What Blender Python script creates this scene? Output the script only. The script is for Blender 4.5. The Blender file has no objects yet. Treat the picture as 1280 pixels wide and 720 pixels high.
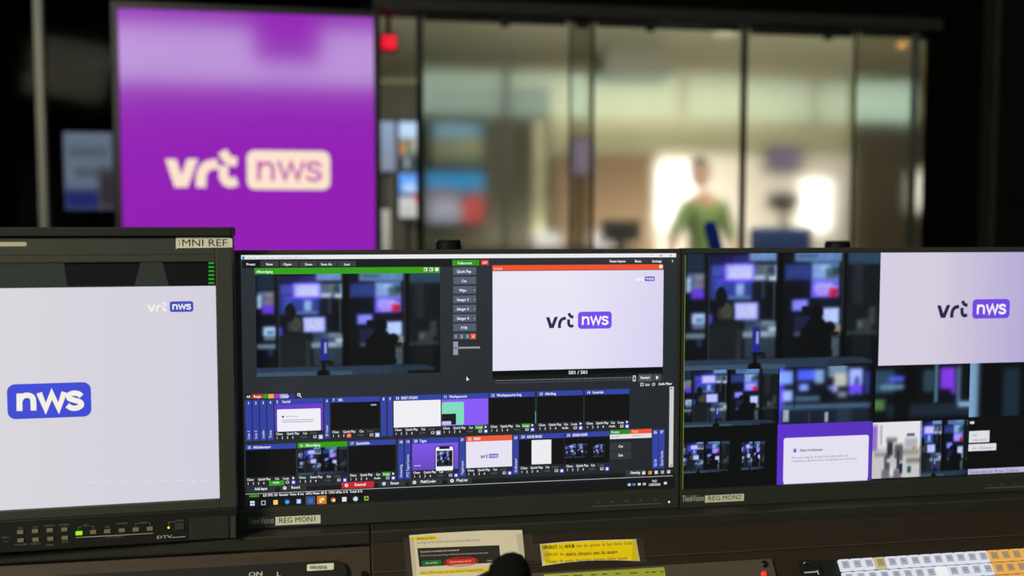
import bpy, bmesh, math, random
from mathutils import Vector, Matrix
random.seed(7)
scn = bpy.context.scene
COL = scn.collection
scn.view_settings.view_transform = 'Standard'
scn.view_settings.look = 'None'
scn.cycles.use_denoising = True
scn.cycles.sample_clamp_indirect = 3.0

# ------------------------------------------------------------------ camera
CAMZ = 1.25; F = 1200.0
YAW = math.radians(9.5); PITCH = math.radians(3.53)
cam_d = bpy.data.cameras.new('camera'); cam = bpy.data.objects.new('camera', cam_d); COL.objects.link(cam)
cam.location = (0, 0, CAMZ); cam.rotation_euler = (math.pi/2 - PITCH, 0, -YAW)
cam_d.sensor_width = 36.0; cam_d.lens = F/1280*36
cam_d.clip_start = 0.02; cam_d.clip_end = 60
cam_d.dof.use_dof = True; cam_d.dof.focus_distance = 1.15; cam_d.dof.aperture_fstop = 2.6
scn.camera = cam
C0 = Vector((0, 0, CAMZ))
R3 = cam.rotation_euler.to_matrix()

def ray(px, py):
    return R3 @ Vector(((px-640)/F, (360-py)/F, -1.0))
def P(px, py, Y):
    d = ray(px, py); return C0 + d*(Y/d.y)

class Plane:
    """local frame of a flat thing: x right, y up, z out of its face"""
    def __init__(s, O, U, V):
        s.O = Vector(O); s.U = Vector(U).normalized(); s.V = Vector(V).normalized(); s.N = s.U.cross(s.V)
    def matrix(s):
        m = Matrix((s.U, s.V, s.N)).transposed().to_4x4(); m.translation = s.O; return m
    def uv(s, px, py, h=0.0):
        d = ray(px, py); O = s.O + s.N*h
        t = (O-C0).dot(s.N)/d.dot(s.N); q = C0 + d*t - s.O
        return q.dot(s.U), q.dot(s.V)

# ------------------------------------------------------------------ colours and materials
def lin(c):
    def f(v):
        v = v/255.0
        return v/12.92 if v <= .04045 else ((v+.055)/1.055)**2.4
    return (f(c[0]), f(c[1]), f(c[2]), 1.0)

def mat(name, col, rough=.5, spec=.5, metal=0, noise=None, emit=None, bump=0, nscale=40, stretch=(1,1,1)):
    m = bpy.data.materials.new(name); m.use_nodes = True
    nt = m.node_tree; b = nt.nodes['Principled BSDF']
    b.inputs['Roughness'].default_value = rough; b.inputs['Metallic'].default_value = metal
    b.inputs['Specular IOR Level'].default_value = spec
    b.inputs['Base Color'].default_value = lin(col)
    if noise or bump:
        tc = nt.nodes.new('ShaderNodeTexCoord'); mp = nt.nodes.new('ShaderNodeMapping'); mp.inputs['Scale'].default_value = stretch
        nz = nt.nodes.new('ShaderNodeTexNoise'); nz.inputs['Scale'].default_value = nscale; nz.inputs['Detail'].default_value = 5
        nt.links.new(tc.outputs['Object'], mp.inputs['Vector']); nt.links.new(mp.outputs['Vector'], nz.inputs['Vector'])
        if noise:
            r = nt.nodes.new('ShaderNodeValToRGB')
            r.color_ramp.elements[0].position = .3; r.color_ramp.elements[1].position = .7
            r.color_ramp.elements[0].color = lin(col); r.color_ramp.elements[1].color = lin(noise)
            nt.links.new(nz.outputs['Fac'], r.inputs['Fac']); nt.links.new(r.outputs['Color'], b.inputs['Base Color'])
        if bump:
            bp = nt.nodes.new('ShaderNodeBump'); bp.inputs['Strength'].default_value = bump; bp.inputs['Distance'].default_value = .002
            nt.links.new(nz.outputs['Fac'], bp.inputs['Height']); nt.links.new(bp.outputs['Normal'], b.inputs['Normal'])
    if emit:
        b.inputs['Emission Color'].default_value = lin(emit[0]); b.inputs['Emission Strength'].default_value = emit[1]
    return m

def attr_mat(name, emit=1.0, rough=.35, spec=.25, base=False):
    m = bpy.data.materials.new(name); m.use_nodes = True
    nt = m.node_tree; b = nt.nodes['Principled BSDF']
    a = nt.nodes.new('ShaderNodeAttribute'); a.attribute_name = 'Col'
    b.inputs['Base Color'].default_value = (0.004, 0.004, 0.004, 1)
    if base: nt.links.new(a.outputs['Color'], b.inputs['Base Color'])
    if emit:
        nt.links.new(a.outputs['Color'], b.inputs['Emission Color']); b.inputs['Emission Strength'].default_value = emit
    b.inputs['Roughness'].default_value = rough; b.inputs['Specular IOR Level'].default_value = spec
    return m

M_SCREEN = attr_mat('lit_screen_picture', 1.0, .45, .15)
M_LED = attr_mat('glossy_display_picture', 1.0, .1, .95)
M_PRINT = attr_mat('printed_paper', 0, .7, .2, True)
M_KEY = attr_mat('backlit_key', .85, .4, .3)
M_BEZEL = mat('monitor_plastic', (44, 46, 40), .5, .35, noise=(50, 52, 46), nscale=300, bump=.15)
M_BEZEL2 = mat('broadcast_monitor_metal', (52, 55, 48), .5, .35, noise=(60, 62, 55), nscale=250, bump=.1)
M_BEZEL_D = mat('broadcast_monitor_hood', (26, 25, 22), .6, .3)
M_STRIPE = mat('control_strip_black', (28, 28, 26), .45, .4)
M_BTN = mat('button_grey', (125, 122, 100), .5, .3)
M_MARK = mat('silk_screen_grey', (120, 120, 112), .6, .2)
M_MARKW = mat('silk_screen_white', (205, 205, 195), .6, .2)
M_WORD = mat('wordmark_grey', (205, 203, 190), .5, .3)
M_STICK = mat('label_cream', (226, 226, 205), .6, .3, noise=(216, 215, 196), nscale=60)
M_INK = mat('black_ink', (24, 22, 20), .7, .1)
M_GREEN = mat('green_lit', (120, 200, 30), .4, .3, emit=((140, 220, 20), .8))
M_YELLED = mat('yellow_led', (220, 220, 60), .4, .3, emit=((235, 235, 60), 1.2))
M_WLED = mat('white_led', (220, 225, 240), .4, .3, emit=((225, 232, 255), 1.1))
M_TALLY = mat('tally_cream', (190, 188, 160), .4, .4)
M_BLACK = mat('black_plastic', (18, 18, 17), .55, .3, noise=(24, 23, 21), nscale=80)
M_WOOD = mat('console_brown_laminate', (48, 38, 26), .5, .3, noise=(38, 30, 21), nscale=30, stretch=(1, 12, 1), bump=.1)
M_WOODL = mat('console_light_brown', (64, 53, 40), .5, .35, noise=(54, 44, 33), nscale=25, stretch=(1, 8, 1))
M_SHELF = mat('shelf_dark_laminate', (47, 47, 38), .5, .3, noise=(41, 41, 33), nscale=40, stretch=(1, 10, 1))
M_SEAM = mat('seam_light_edge', (70, 62, 50), .5, .4)
M_PANELG = mat('device_taupe', (86, 78, 64), .5, .35, noise=(79, 71, 58), nscale=60)
M_SCREW = mat('screw_black', (20, 20, 20), .25, .6)
M_STEEL = mat('screw_steel', (170, 170, 165), .25, .6, 1)
M_FOAM = mat('foam_black', (12, 12, 11), .95, .1, noise=(20, 19, 17), nscale=420, bump=.8)
M_RED = mat('red_led', (200, 50, 40), .4, .3, emit=((220, 50, 40), .8))
M_TRIM = mat('dark_anodised', (12, 13, 11), .4, .25)
M_MULL = mat('grey_mullion', (120, 124, 112), .4, .4, emit=((60, 64, 56), .25))  # slight glow put into the colour; the mullion is no light source
M_STILE = mat('glass_edge_grey', (70, 72, 62), .3, .5)
M_WALLK = mat('black_wall', (10, 10, 9), .9, 0, noise=(14, 14, 12), nscale=4)
M_PILLAR = mat('dark_green_panel', (17, 19, 15), .8, .05, noise=(21, 23, 18), nscale=3)
M_PEDGE = mat('pillar_edge', (46, 48, 38), .5, .3)
M_CEILK = mat('dark_ceiling', (22, 21, 19), .8, .2, noise=(28, 26, 23), nscale=3)
M_FLOOR = mat('dark_carpet', (38, 36, 34), .9, .1, noise=(30, 29, 28), nscale=60, bump=.3)
M_NWALL = mat('newsroom_beige', (198, 194, 160), .8, .2, noise=(190, 186, 152), nscale=2)
M_NCEIL = mat('newsroom_ceiling', (208, 204, 172), .9, .2, noise=(200, 196, 164), nscale=2)
M_NDARK = mat('newsroom_dark_panel', (88, 84, 70), .7, .2, noise=(80, 77, 64), nscale=3)
M_NWOOD = mat('newsroom_wood', (112, 88, 62), .6, .3, noise=(102, 80, 57), nscale=3, stretch=(6, 1, 1))
M_NCREAM = mat('newsroom_cream', (234, 222, 210), .8, .2, noise=(228, 216, 203), nscale=2)
M_WIN = mat('daylight_glass', (200, 220, 210), .3, .3, emit=((205, 232, 218), 5.2))
M_GLOW = mat('bright_window', (255, 252, 248), .3, .3, emit=((255, 250, 246), 1.5))
M_WHITE = mat('white_plastic', (225, 222, 225), .5, .4)
M_BLUE = mat('blue_fabric', (44, 60, 108), .8, .2, noise=(38, 54, 100), nscale=50)
M_FOAMB = mat('blue_foam', (28, 52, 150), .9, .1, noise=(24, 44, 130), nscale=120)
M_OLIVE = mat('olive_green_knit', (98, 114, 72), .9, .1, noise=(90, 106, 66), nscale=60)
M_SKIN = mat('skin', (160, 116, 98), .6, .3, noise=(150, 108, 92), nscale=20)
M_HAIR = mat('grey_brown_hair', (66, 56, 56), .8, .2, noise=(54, 46, 46), nscale=60)
M_JEANS = mat('dark_trousers', (45, 48, 58), .9, .1, noise=(40, 42, 52), nscale=50)
M_EYE = mat('eye_white', (225, 225, 220), .3, .4)

def glass_mat(name, tint, refl=.1, rough=.38, ior=1.1, haze=0.0):
    m = bpy.data.materials.new(name); m.use_nodes = True
    nt = m.node_tree; nt.nodes.remove(nt.nodes['Principled BSDF'])
    out = nt.nodes['Material Output']
    rf = nt.nodes.new('ShaderNodeBsdfRefraction'); rf.inputs['Color'].default_value = lin(tint)
    rf.inputs['Roughness'].default_value = rough; rf.inputs['IOR'].default_value = ior
    gl = nt.nodes.new('ShaderNodeBsdfGlossy'); gl.inputs['Roughness'].default_value = .06
    gl.inputs['Color'].default_value = (.93, 1, .95, 1)
    mx = nt.nodes.new('ShaderNodeMixShader'); mx.inputs[0].default_value = refl
    nt.links.new(rf.outputs[0], mx.inputs[1]); nt.links.new(gl.outputs[0], mx.inputs[2])
    nt.links.new(mx.outputs[0], out.inputs['Surface'])
    return m
M_GLASS = glass_mat('sliding_glass', (248, 250, 246), .036, .3)
M_GLASSD = glass_mat('smoked_glass', (215, 215, 205), .075, .3)
M_GLASSK = glass_mat('dark_glass', (190, 192, 196), .0003, .15)
def tape_mat():
    m = bpy.data.materials.new('clear_tape'); m.use_nodes = True
    nt = m.node_tree; b = nt.nodes['Principled BSDF']; b.inputs['Base Color'].default_value = (.2, .17, .13, 1)
    b.inputs['Roughness'].default_value = .12; b.inputs['Alpha'].default_value = .07
    return m
M_TAPE = tape_mat()

# ------------------------------------------------------------------ objects
def prop(o, label=None, cat=None, group=None, kind=None):
    if label: o['label'] = label
    if cat: o['category'] = cat
    if group: o['group'] = group
    if kind: o['kind'] = kind
    return o
def thing(name, label, cat, M=None, group=None):
    o = bpy.data.objects.new(name, None); COL.objects.link(o); o.empty_display_size = .05
    if M is not None: o.matrix_world = M
    return prop(o, label, cat, group)

class MB:
    """collects coloured flat shapes and solids, then links them as ONE mesh"""
    def __init__(s): s.v = []; s.f = []; s.c = []; s.smooth = False
    def face(s, pts, col=(200, 200, 200)):
        n = len(s.v); s.v += [tuple(p) for p in pts]; s.f.append(tuple(range(n, n+len(pts)))); s.c.append([lin(col)]*len(pts))
    def rect(s, x0, y0, x1, y1, col, z=0):
        x0, x1 = min(x0, x1), max(x0, x1); y0, y1 = min(y0, y1), max(y0, y1)
        s.face([(x0, y0, z), (x1, y0, z), (x1, y1, z), (x0, y1, z)], col)
    def poly(s, pts, col, z=0): s.face([(p[0], p[1], z) for p in pts], col)
    def rrect(s, x0, y0, x1, y1, r, col, z=0, n=6):
        x0, x1 = min(x0, x1), max(x0, x1); y0, y1 = min(y0, y1), max(y0, y1)
        pts = []
        for cx, cy, a in ((x1-r, y1-r, 0), (x0+r, y1-r, 90), (x0+r, y0+r, 180), (x1-r, y0+r, 270)):
            for k in range(n+1):
                t = math.radians(a+90*k/n); pts.append((cx+r*math.cos(t), cy+r*math.sin(t)))
        s.poly(pts, col, z)
    def disc(s, cx, cy, rx, ry, col, z=0, n=18):
        s.poly([(cx+rx*math.cos(2*math.pi*k/n), cy+ry*math.sin(2*math.pi*k/n)) for k in range(n)], col, z)
    def ring(s, cx, cy, rx, ry, w, col, z=0, n=32):
        for k in range(n):
            a, b = 2*math.pi*k/n, 2*math.pi*(k+1)/n
            s.poly([(cx+rx*math.cos(a), cy+ry*math.sin(a)), (cx+rx*math.cos(b), cy+ry*math.sin(b)),
                    (cx+(rx-w)*math.cos(b), cy+(ry-w)*math.sin(b)), (cx+(rx-w)*math.cos(a), cy+(ry-w)*math.sin(a))], col, z)
    def stroke(s, pts, w, col, z=0, smooth=True):
        p = [Vector(q) for q in pts]
        if smooth and len(p) > 2:
            q = []
            for i in range(len(p)-1):
                a = p[max(i-1, 0)]; b = p[i]; c = p[i+1]; d = p[min(i+2, len(p)-1)]
                for k in range(4):
                    t = k/4
                    q.append(.5*((2*b)+(c-a)*t+(2*a-5*b+4*c-d)*t*t+(3*b-a-3*c+d)*t**3))
            p = q+[p[-1]]
        L, R = [], []
        for i in range(len(p)):
            t0 = (p[i]-p[i-1]).normalized() if i else (p[1]-p[0]).normalized()
            t1 = (p[i+1]-p[i]).normalized() if i < len(p)-1 else t0
            t = (t0+t1).normalized(); n = Vector((-t.y, t.x)); k = 1/max(.45, abs(n.dot(Vector((-t0.y, t0.x)))))
            L.append(p[i]+n*w/2*k); R.append(p[i]-n*w/2*k)
        for i in range(len(p)-1):
            s.poly([R[i], R[i+1], L[i+1], L[i]], col, z)
    def grid(s, x0, y0, x1, y1, nx, ny, fn, z=0):
        n = len(s.v); cs = []
        for j in range(ny+1):
            for i in range(nx+1):
                u, v = i/nx, j/ny
                s.v.append((x0+(x1-x0)*u, y1+(y0-y1)*v, z)); cs.append(lin(fn(u, v)))
        for j in range(ny):
            for i in range(nx):
                a = j*(nx+1)+i; ids = (a+nx+1, a+nx+2, a+1, a)
                s.f.append(tuple(n+k for k in ids)); s.c.append([cs[k] for k in ids])
    def box(s, x0, x1, y0, y1, z0, z1, col=(200, 200, 200), bev=0):
        bm = bmesh.new(); bmesh.ops.create_cube(bm, size=1)
        for v in bm.verts: v.co = Vector(((x0+x1)/2+v.co.x*(x1-x0), (y0+y1)/2+v.co.y*(y1-y0), (z0+z1)/2+v.co.z*(z1-z0)))
        if bev: bmesh.ops.bevel(bm, geom=list(bm.edges), offset=bev, segments=2, affect='EDGES', profile=.6)
        s.add(bm, col)
    def frame(s, X0, X1, Y0, Y1, x0, x1, y0, y1, z0, z1, bev=0):
        s.box(X0, x0, Y0, Y1, z0, z1, bev=bev); s.box(x1, X1, Y0, Y1, z0, z1, bev=bev)
        s.box(x0, x1, y1, Y1, z0, z1, bev=bev); s.box(x0, x1, Y0, y0, z0, z1, bev=bev)
    def add(s, bm, col=(200, 200, 200), M=None):
        bm.verts.index_update(); n = len(s.v)
        for v in bm.verts: s.v.append(tuple(M @ v.co) if M else tuple(v.co))
        for f in bm.faces:
            s.f.append(tuple(n+v.index for v in f.verts)); s.c.append([lin(col)]*len(f.verts))
        bm.free()
    def cyl(s, p0, p1, r0, r1=None, n=20, col=(200, 200, 200)):
        p0, p1 = Vector(p0), Vector(p1); r1 = r0 if r1 is None else r1
        d = p1-p0; bm = bmesh.new()
        bmesh.ops.create_cone(bm, cap_ends=True, segments=n, radius1=r0, radius2=r1, depth=d.length)
        s.add(bm, col, Matrix.Translation((p0+p1)/2) @ d.to_track_quat('Z', 'Y').to_matrix().to_4x4())
    def lathe(s, prof, n=24, M=None, col=(200, 200, 200)):
        bm = bmesh.new(); rings = []
        for r, z in prof:
            rings.append([bm.verts.new((r*math.cos(2*math.pi*k/n), r*math.sin(2*math.pi*k/n), z)) for k in range(n)])
        for a, b in zip(rings, rings[1:]):
            for k in range(n): bm.faces.new((a[k], a[(k+1) % n], b[(k+1) % n], b[k]))
        bm.faces.new(rings[0][::-1]); bm.faces.new(rings[-1]); s.add(bm, col, M)
    def tube(s, pts, r, n=12, col=(200, 200, 200)):
        p = [Vector(q) for q in pts]; rs = r if isinstance(r, (list, tuple)) else [r]*len(p)
        bm = bmesh.new(); rings = []; up = Vector((.3, .2, 1)).normalized()
        for i in range(len(p)):
            t = (p[min(i+1, len(p)-1)]-p[max(i-1, 0)]).normalized()
            a = t.cross(up).normalized(); b = t.cross(a)
            rings.append([bm.verts.new(p[i]+rs[i]*(a*math.cos(2*math.pi*k/n)+b*math.sin(2*math.pi*k/n))) for k in range(n)])
        for a, b in zip(rings, rings[1:]):
            for k in range(n): bm.faces.new((a[k], a[(k+1) % n], b[(k+1) % n], b[k]))
        bm.faces.new(rings[0][::-1]); bm.faces.new(rings[-1])
        bmesh.ops.recalc_face_normals(bm, faces=bm.faces[:]); s.add(bm, col)
    def build(s, name, m, parent=None, M=None, smooth=False):
        me = bpy.data.meshes.new(name); me.from_pydata(s.v, [], s.f); me.materials.append(m)
        a = me.color_attributes.new('Col', 'FLOAT_COLOR', 'CORNER')
        flat = [x for f in s.c for c in f for x in c]; a.data.foreach_set('color', flat)
        if smooth: me.shade_smooth()
        me.update(); o = bpy.data.objects.new(name, me); COL.objects.link(o)
        if M is not None: o.matrix_world = M
        if parent: o.parent = parent
        return o

# ------------------------------------------------------------------ lettering from the built-in font
CH = "ABCDEFGHIJKLMNOPQRSTUVWXYZabcdefghijklmnopqrstuvwxyz0123456789/:.,-%()!?&'|+"
GL = {}
def load_glyphs():
    tmp = []
    def mk(t):
        c = bpy.data.curves.new('glyph', 'FONT'); c.body = t; c.size = 1.0; c.resolution_u = 2
        o = bpy.data.objects.new('glyph', c); COL.objects.link(o); tmp.append(o); return o
    pairs = {ch: (mk(ch), mk('I'+ch+'I')) for ch in CH}
    pII = mk('II')
    dg = bpy.context.evaluated_depsgraph_get()
    def ext(o):
        me = bpy.data.meshes.new_from_object(o.evaluated_get(dg)); vs = [tuple(v.co) for v in me.vertices]; fs = [tuple(p.vertices) for p in me.polygons]
        bpy.data.meshes.remove(me); return vs, fs
    w = lambda vs: max(v[0] for v in vs)
    w0 = w(ext(pII)[0])
    for ch, (a, b) in pairs.items():
        vs, fs = ext(a); GL[ch] = (vs, fs, w(ext(b)[0])-w0)
    GL[' '] = ([], [], .28)
    for o in tmp:
        c = o.data; bpy.data.objects.remove(o); bpy.data.curves.remove(c)
load_glyphs()
CAPH = max(v[1] for v in GL['H'][0])
def text(mb, s, x0, y0, x1, cap, col, z=0, ang=0, bold=0):
    """baseline from (x0,y0), fitted into width x1-x0, capital height cap"""
    W = sum(GL[c][2] for c in s); sx = abs(x1-x0)/W; sy = cap/CAPH; x = 0
    ca, sa = math.cos(ang), math.sin(ang)
    for c in s:
        vs, fs, ad = GL[c]
        for db in ((0,) if not bold else (-bold, bold)):
            n = len(mb.v)
            for v in vs:
                a, b = (x+v[0])*sx+db, v[1]*sy
                mb.v.append((x0+a*ca-b*sa, y0+a*sa+b*ca, z))
            for f in fs:
                mb.f.append(tuple(n+i for i in f)); mb.c.append([lin(col)]*len(f))
        x += ad

class Canvas:
    """paints a flat picture in the photograph's own pixel readings, measured on the plane of the thing"""
    def __init__(s, plane, lay=.00012): s.p = plane; s.mb = MB(); s.l = lay
    def z(s, k): return k*s.l
    def rect(s, x0, y0, x1, y1, col, k=1):
        a = s.p.uv(x0, y0); b = s.p.uv(x1, y1); s.mb.rect(a[0], a[1], b[0], b[1], col, s.z(k))
    def rrect(s, x0, y0, x1, y1, rpx, col, k=1):
        a = s.p.uv(x0, y0); b = s.p.uv(x1, y1); r = abs(b[0]-a[0])*rpx/abs(x1-x0)
        s.mb.rrect(a[0], a[1], b[0], b[1], r, col, s.z(k))
    def quad(s, pts, col, k=1): s.mb.poly([s.p.uv(*q) for q in pts][::-1], col, s.z(k))
    def text(s, t, x0, yb, x1, cap, col, k=3, bold=0, yb1=None):
        a = s.p.uv(x0, yb); b = s.p.uv(x1, yb if yb1 is None else yb1); c = s.p.uv(x0, yb-cap)
        ang = 0 if yb1 is None else math.atan2(b[1]-a[1], b[0]-a[0])
        text(s.mb, t, a[0], a[1], a[0]+math.hypot(b[0]-a[0], (b[1]-a[1]) if yb1 else 0), abs(c[1]-a[1]), col, s.z(k), ang, bold*abs(b[0]-a[0])/abs(x1-x0))
    def vtext(s, t, xb, y0, y1, cap, col, k=3):
        a = s.p.uv(xb, y0); b = s.p.uv(xb, y1); c = s.p.uv(xb-cap, y0)
        text(s.mb, t, a[0], a[1], a[0]+abs(b[1]-a[1]), abs(c[0]-a[0]), col, s.z(k), math.pi/2)
    def disc(s, x, y, r, col, k=3):
        a = s.p.uv(x, y); b = s.p.uv(x+r, y); q = abs(b[0]-a[0]); s.mb.disc(a[0], a[1], q, q, col, s.z(k))
    def line(s, pts, wpx, col, k=2, smooth=False):
        q = [s.p.uv(*t) for t in pts]; a = s.p.uv(pts[0][0], pts[0][1]); b = s.p.uv(pts[0][0]+wpx, pts[0][1])
        s.mb.stroke(q, abs(b[0]-a[0]), col, s.z(k), smooth)
    def grid(s, x0, y0, x1, y1, nx, ny, fn, k=1):
        a = s.p.uv(x0, y0); b = s.p.uv(x1, y1); s.mb.grid(a[0], b[1], b[0], a[1], nx, ny, fn, s.z(k))
    def logo(s, x0, y0, x1, y1, cl, cb, ct, k=2, part='both', sw=1.0, bx=None):
        # x0..x1 the whole mark; letters and badge in the units of a 958 x 250 drawing
        a = s.p.uv(x0, y0); b = s.p.uv(x1, y1)
        X0, X1, Y0, Y1 = (125, 1083, 155, 405) if part == 'both' else (588, 1083, 155, 405)
        fx = lambda p: (a[0]+(p[0]-X0)/(X1-X0)*(b[0]-a[0]), a[1]+(p[1]-Y0)/(Y1-Y0)*(b[1]-a[1]))
        un = (b[0]-a[0])/(X1-X0); m = s.mb; z = s.z(k); z2 = s.z(k+1)
        if part == 'both':
            e = (sw-1)*22
            m.poly([fx(p) for p in ((125-e, 225-e), (173+e, 225-e), (207, 330-e*1.5), (250-e, 222-e), (298+e, 222-e), (235+e, 387+e), (175-e, 387+e))][::-1], cl, z)
            m.stroke([fx(p) for p in ((320, 387+e), (321, 330), (334, 286), (362, 256), (412+e, 244))], 44*un*sw, cl, z)
            m.stroke([fx(p) for p in ((455-e, 172-e), (470, 205), (492, 224), (523+e, 230))], 42*un*sw, cl, z)
            m.stroke([fx(p) for p in ((452, 262-e), (452, 318), (462, 348), (486, 364), (522+e, 352))], 42*un*sw, cl, z)
        q0, q1 = fx((588, 155)), fx((1083, 405)); m.rrect(q0[0], q0[1], q1[0], q1[1], 48*un, cb, z)
        tw = (34 if part == 'badge' else 27)*un*(.8 if sw > 1 else 1)
        m.stroke([fx(p) for p in ((658, 347), (660, 222))], tw, ct, z2)
        m.stroke([fx(p) for p in ((660, 275), (676, 246), (705, 236), (732, 248), (740, 280), (740, 347))], tw, ct, z2)
        m.stroke([fx(p) for p in ((776, 222), (812, 338), (850, 232), (888, 338), (924, 222))], tw, ct, z2, False)
        m.stroke([fx(p) for p in ((1026, 256), (1008, 238), (978, 232), (952, 246), (955, 270), (986, 284), (1016, 298), (1022, 322), (996, 340), (964, 338), (940, 318))], tw, ct, z2)
    def build(s, name, m, parent): return s.mb.build(name, m, parent)

# soft pictures: boxes with blurred edges, composited in order
def soft(items, base):
    def sm(t): t = min(1, max(0, t)); return t*t*(3-2*t)
    def fn(u, v):
        c = list(base)
        for x0, y0, x1, y1, col, s in items:
            if u < x0-s or u > x1+s or v < y0-s or v > y1+s: continue
            a = sm((u-x0+s)/(2*s))*sm((x1-u+s)/(2*s))*sm((v-y0+s)/(2*s))*sm((y1-v+s)/(2*s))
            for i in range(3): c[i] += (col[i]-c[i])*a
        return c
    return fn
_st = [(60,70,160,160,(30,45,62),8),(62,165,150,245,(85,108,140),14),(66,205,100,260,(140,165,200),16),(88,250,152,296,(92,48,190),4),(92,370,158,425,(165,190,225),4),(112,395,148,412,(70,110,120),5),
 (92,428,158,448,(90,110,130),4),(58,468,160,494,(105,125,135),5),(58,500,160,600,(18,24,30),6),
 (158,70,176,610,(6,8,10),3),(171,74,175,610,(60,80,92),1.5),(178,75,290,130,(26,24,66),10),(370,70,510,106,(98,128,165),8),(180,122,250,212,(46,56,130),12),
 (252,116,394,210,(152,140,240),9),(262,140,384,196,(178,178,240),12),(396,125,522,206,(78,88,96),5),(470,130,500,180,(30,40,70),5),(400,178,450,204,(170,190,200),7),(476,178,520,206,(185,200,215),6),(494,132,516,160,(150,170,190),5),
 (180,212,386,300,(46,60,132),14),(300,226,352,276,(120,152,185),14),(206,232,258,330,(20,24,34),14),(180,295,384,304,(60,90,130),6),(440,210,446,300,(70,90,105),3),(496,208,502,400,(110,135,150),2.5),
 (300,312,424,404,(40,44,110),8),(314,320,418,400,(165,168,236),4),(166,372,192,424,(70,60,190),4),(212,312,300,420,(48,52,50),22),(240,320,288,372,(70,76,68),16),
 (350,406,510,470,(60,72,82),10),(430,408,512,440,(80,98,112),8),(340,468,512,496,(118,136,146),7),(470,440,512,470,(150,170,175),8),(350,500,508,602,(44,54,60),8),(164,428,338,604,(26,32,37),10),(310,450,340,604,(40,48,54),8),
 (512,70,545,610,(5,6,8),4),(600,70,850,110,(88,118,150),10),(548,120,680,206,(34,44,94),12),(684,118,826,206,(92,122,170),8),(740,124,822,190,(130,160,190),12),(790,140,826,200,(40,60,60),8),(684,205,826,296,(110,92,215),9),(712,216,800,280,(165,155,240),14),(776,250,818,292,(205,30,52),6),
 (588,305,670,362,(112,112,215),5),(640,340,700,400,(14,14,22),10),(600,390,680,470,(34,36,66),10),(742,348,832,432,(145,168,220),4),(600,468,640,492,(70,85,95),6),(690,334,748,402,(10,12,16),10),(640,402,776,604,(11,13,17),8),(740,410,800,480,(11,13,17),10),(785,432,842,486,(150,150,138),7),(786,500,836,604,(66,80,88),5),(760,500,796,600,(12,13,16),6),
 (836,70,870,610,(7,9,11),5),(842,70,848,500,(72,95,108),2.5),(872,70,1040,126,(42,62,78),16),(872,140,1040,470,(19,24,27),10),(900,120,960,330,(30,36,40),16),(920,404,1000,472,(52,58,58),14),(985,350,1020,440,(50,56,58),10),(860,474,1034,490,(44,54,56),6),
 (52,606,900,652,(42,58,78),5),(860,618,980,646,(36,50,66),8),(52,640,640,656,(56,78,98),5),(392,440,430,572,(34,40,135),4),(410,466,424,526,(160,170,210),3),(390,572,452,584,(8,8,9),4),(398,572,414,632,(9,9,10),3),(370,630,440,654,(8,8,9),6)]
import numpy as np
def gblur(a, sx, sy=None):
    sy = sx if sy is None else sy
    for ax, sg in ((1, sx), (0, sy)):
        if sg <= 0: continue
        r = max(1, int(sg*2.6)); k = np.exp(-.5*(np.arange(-r, r+1)/sg)**2); k /= k.sum()
        p = np.pad(a, [(r, r) if d == ax else (0, 0) for d in range(a.ndim)], mode='edge'); n = a.shape[ax]; o = 0
        for q, w_ in enumerate(k): o = o+w_*(p[q:q+n] if ax == 0 else p[:, q:q+n])
        a = o
    return a
def picture(items, base, layers, W=246, H=147, bloom=.22, grain=.05):
    """items: x0,y0,x1,y1,colour,layer (negative layer number = ellipse); each layer has its own blur"""
    yy, xx = np.mgrid[0:H, 0:W]; u = (xx+.5)/W; v = (yy+.5)/H
    img = np.zeros((H, W, 3)); img[:] = base
    for L, sg in enumerate(layers, 1):
        cov = np.zeros((H, W)); colr = img.copy()
        for x0, y0, x1, y1, col, l in items:
            if abs(l) != L: continue
            mk = (u >= x0) & (u <= x1) & (v >= y0) & (v <= y1)
            if l < 0: mk = ((u-(x0+x1)/2)/((x1-x0)/2))**2+((v-(y0+y1)/2)/((y1-y0)/2))**2 <= 1
            colr[mk] = col; cov[mk] = 1
        a = gblur(cov, sg)[..., None]
        num = gblur(colr*cov[..., None], sg)
        img = img*(1-a)+num
        if L == 1: img = np.minimum(250, img+bloom*np.array([.75, .8, 1.25])*np.maximum(gblur(img, 11)-18, 0))
    rs = np.random.RandomState(3); img = img*(1+grain*gblur(rs.randn(H, W, 1), 1.6, 1.2)*2)
    img = np.clip(img, 0, 250)
    def fn(u, v):
        x = min(max(u*W-.5, 0), W-1.001); y = min(max(v*H-.5, 0), H-1.001); i, j = int(x), int(y); a, b = x-i, y-j
        return tuple(img[j, i]*(1-a)*(1-b)+img[j, i+1]*a*(1-b)+img[j+1, i]*(1-a)*b+img[j+1, i+1]*a*b)
    return fn
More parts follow.
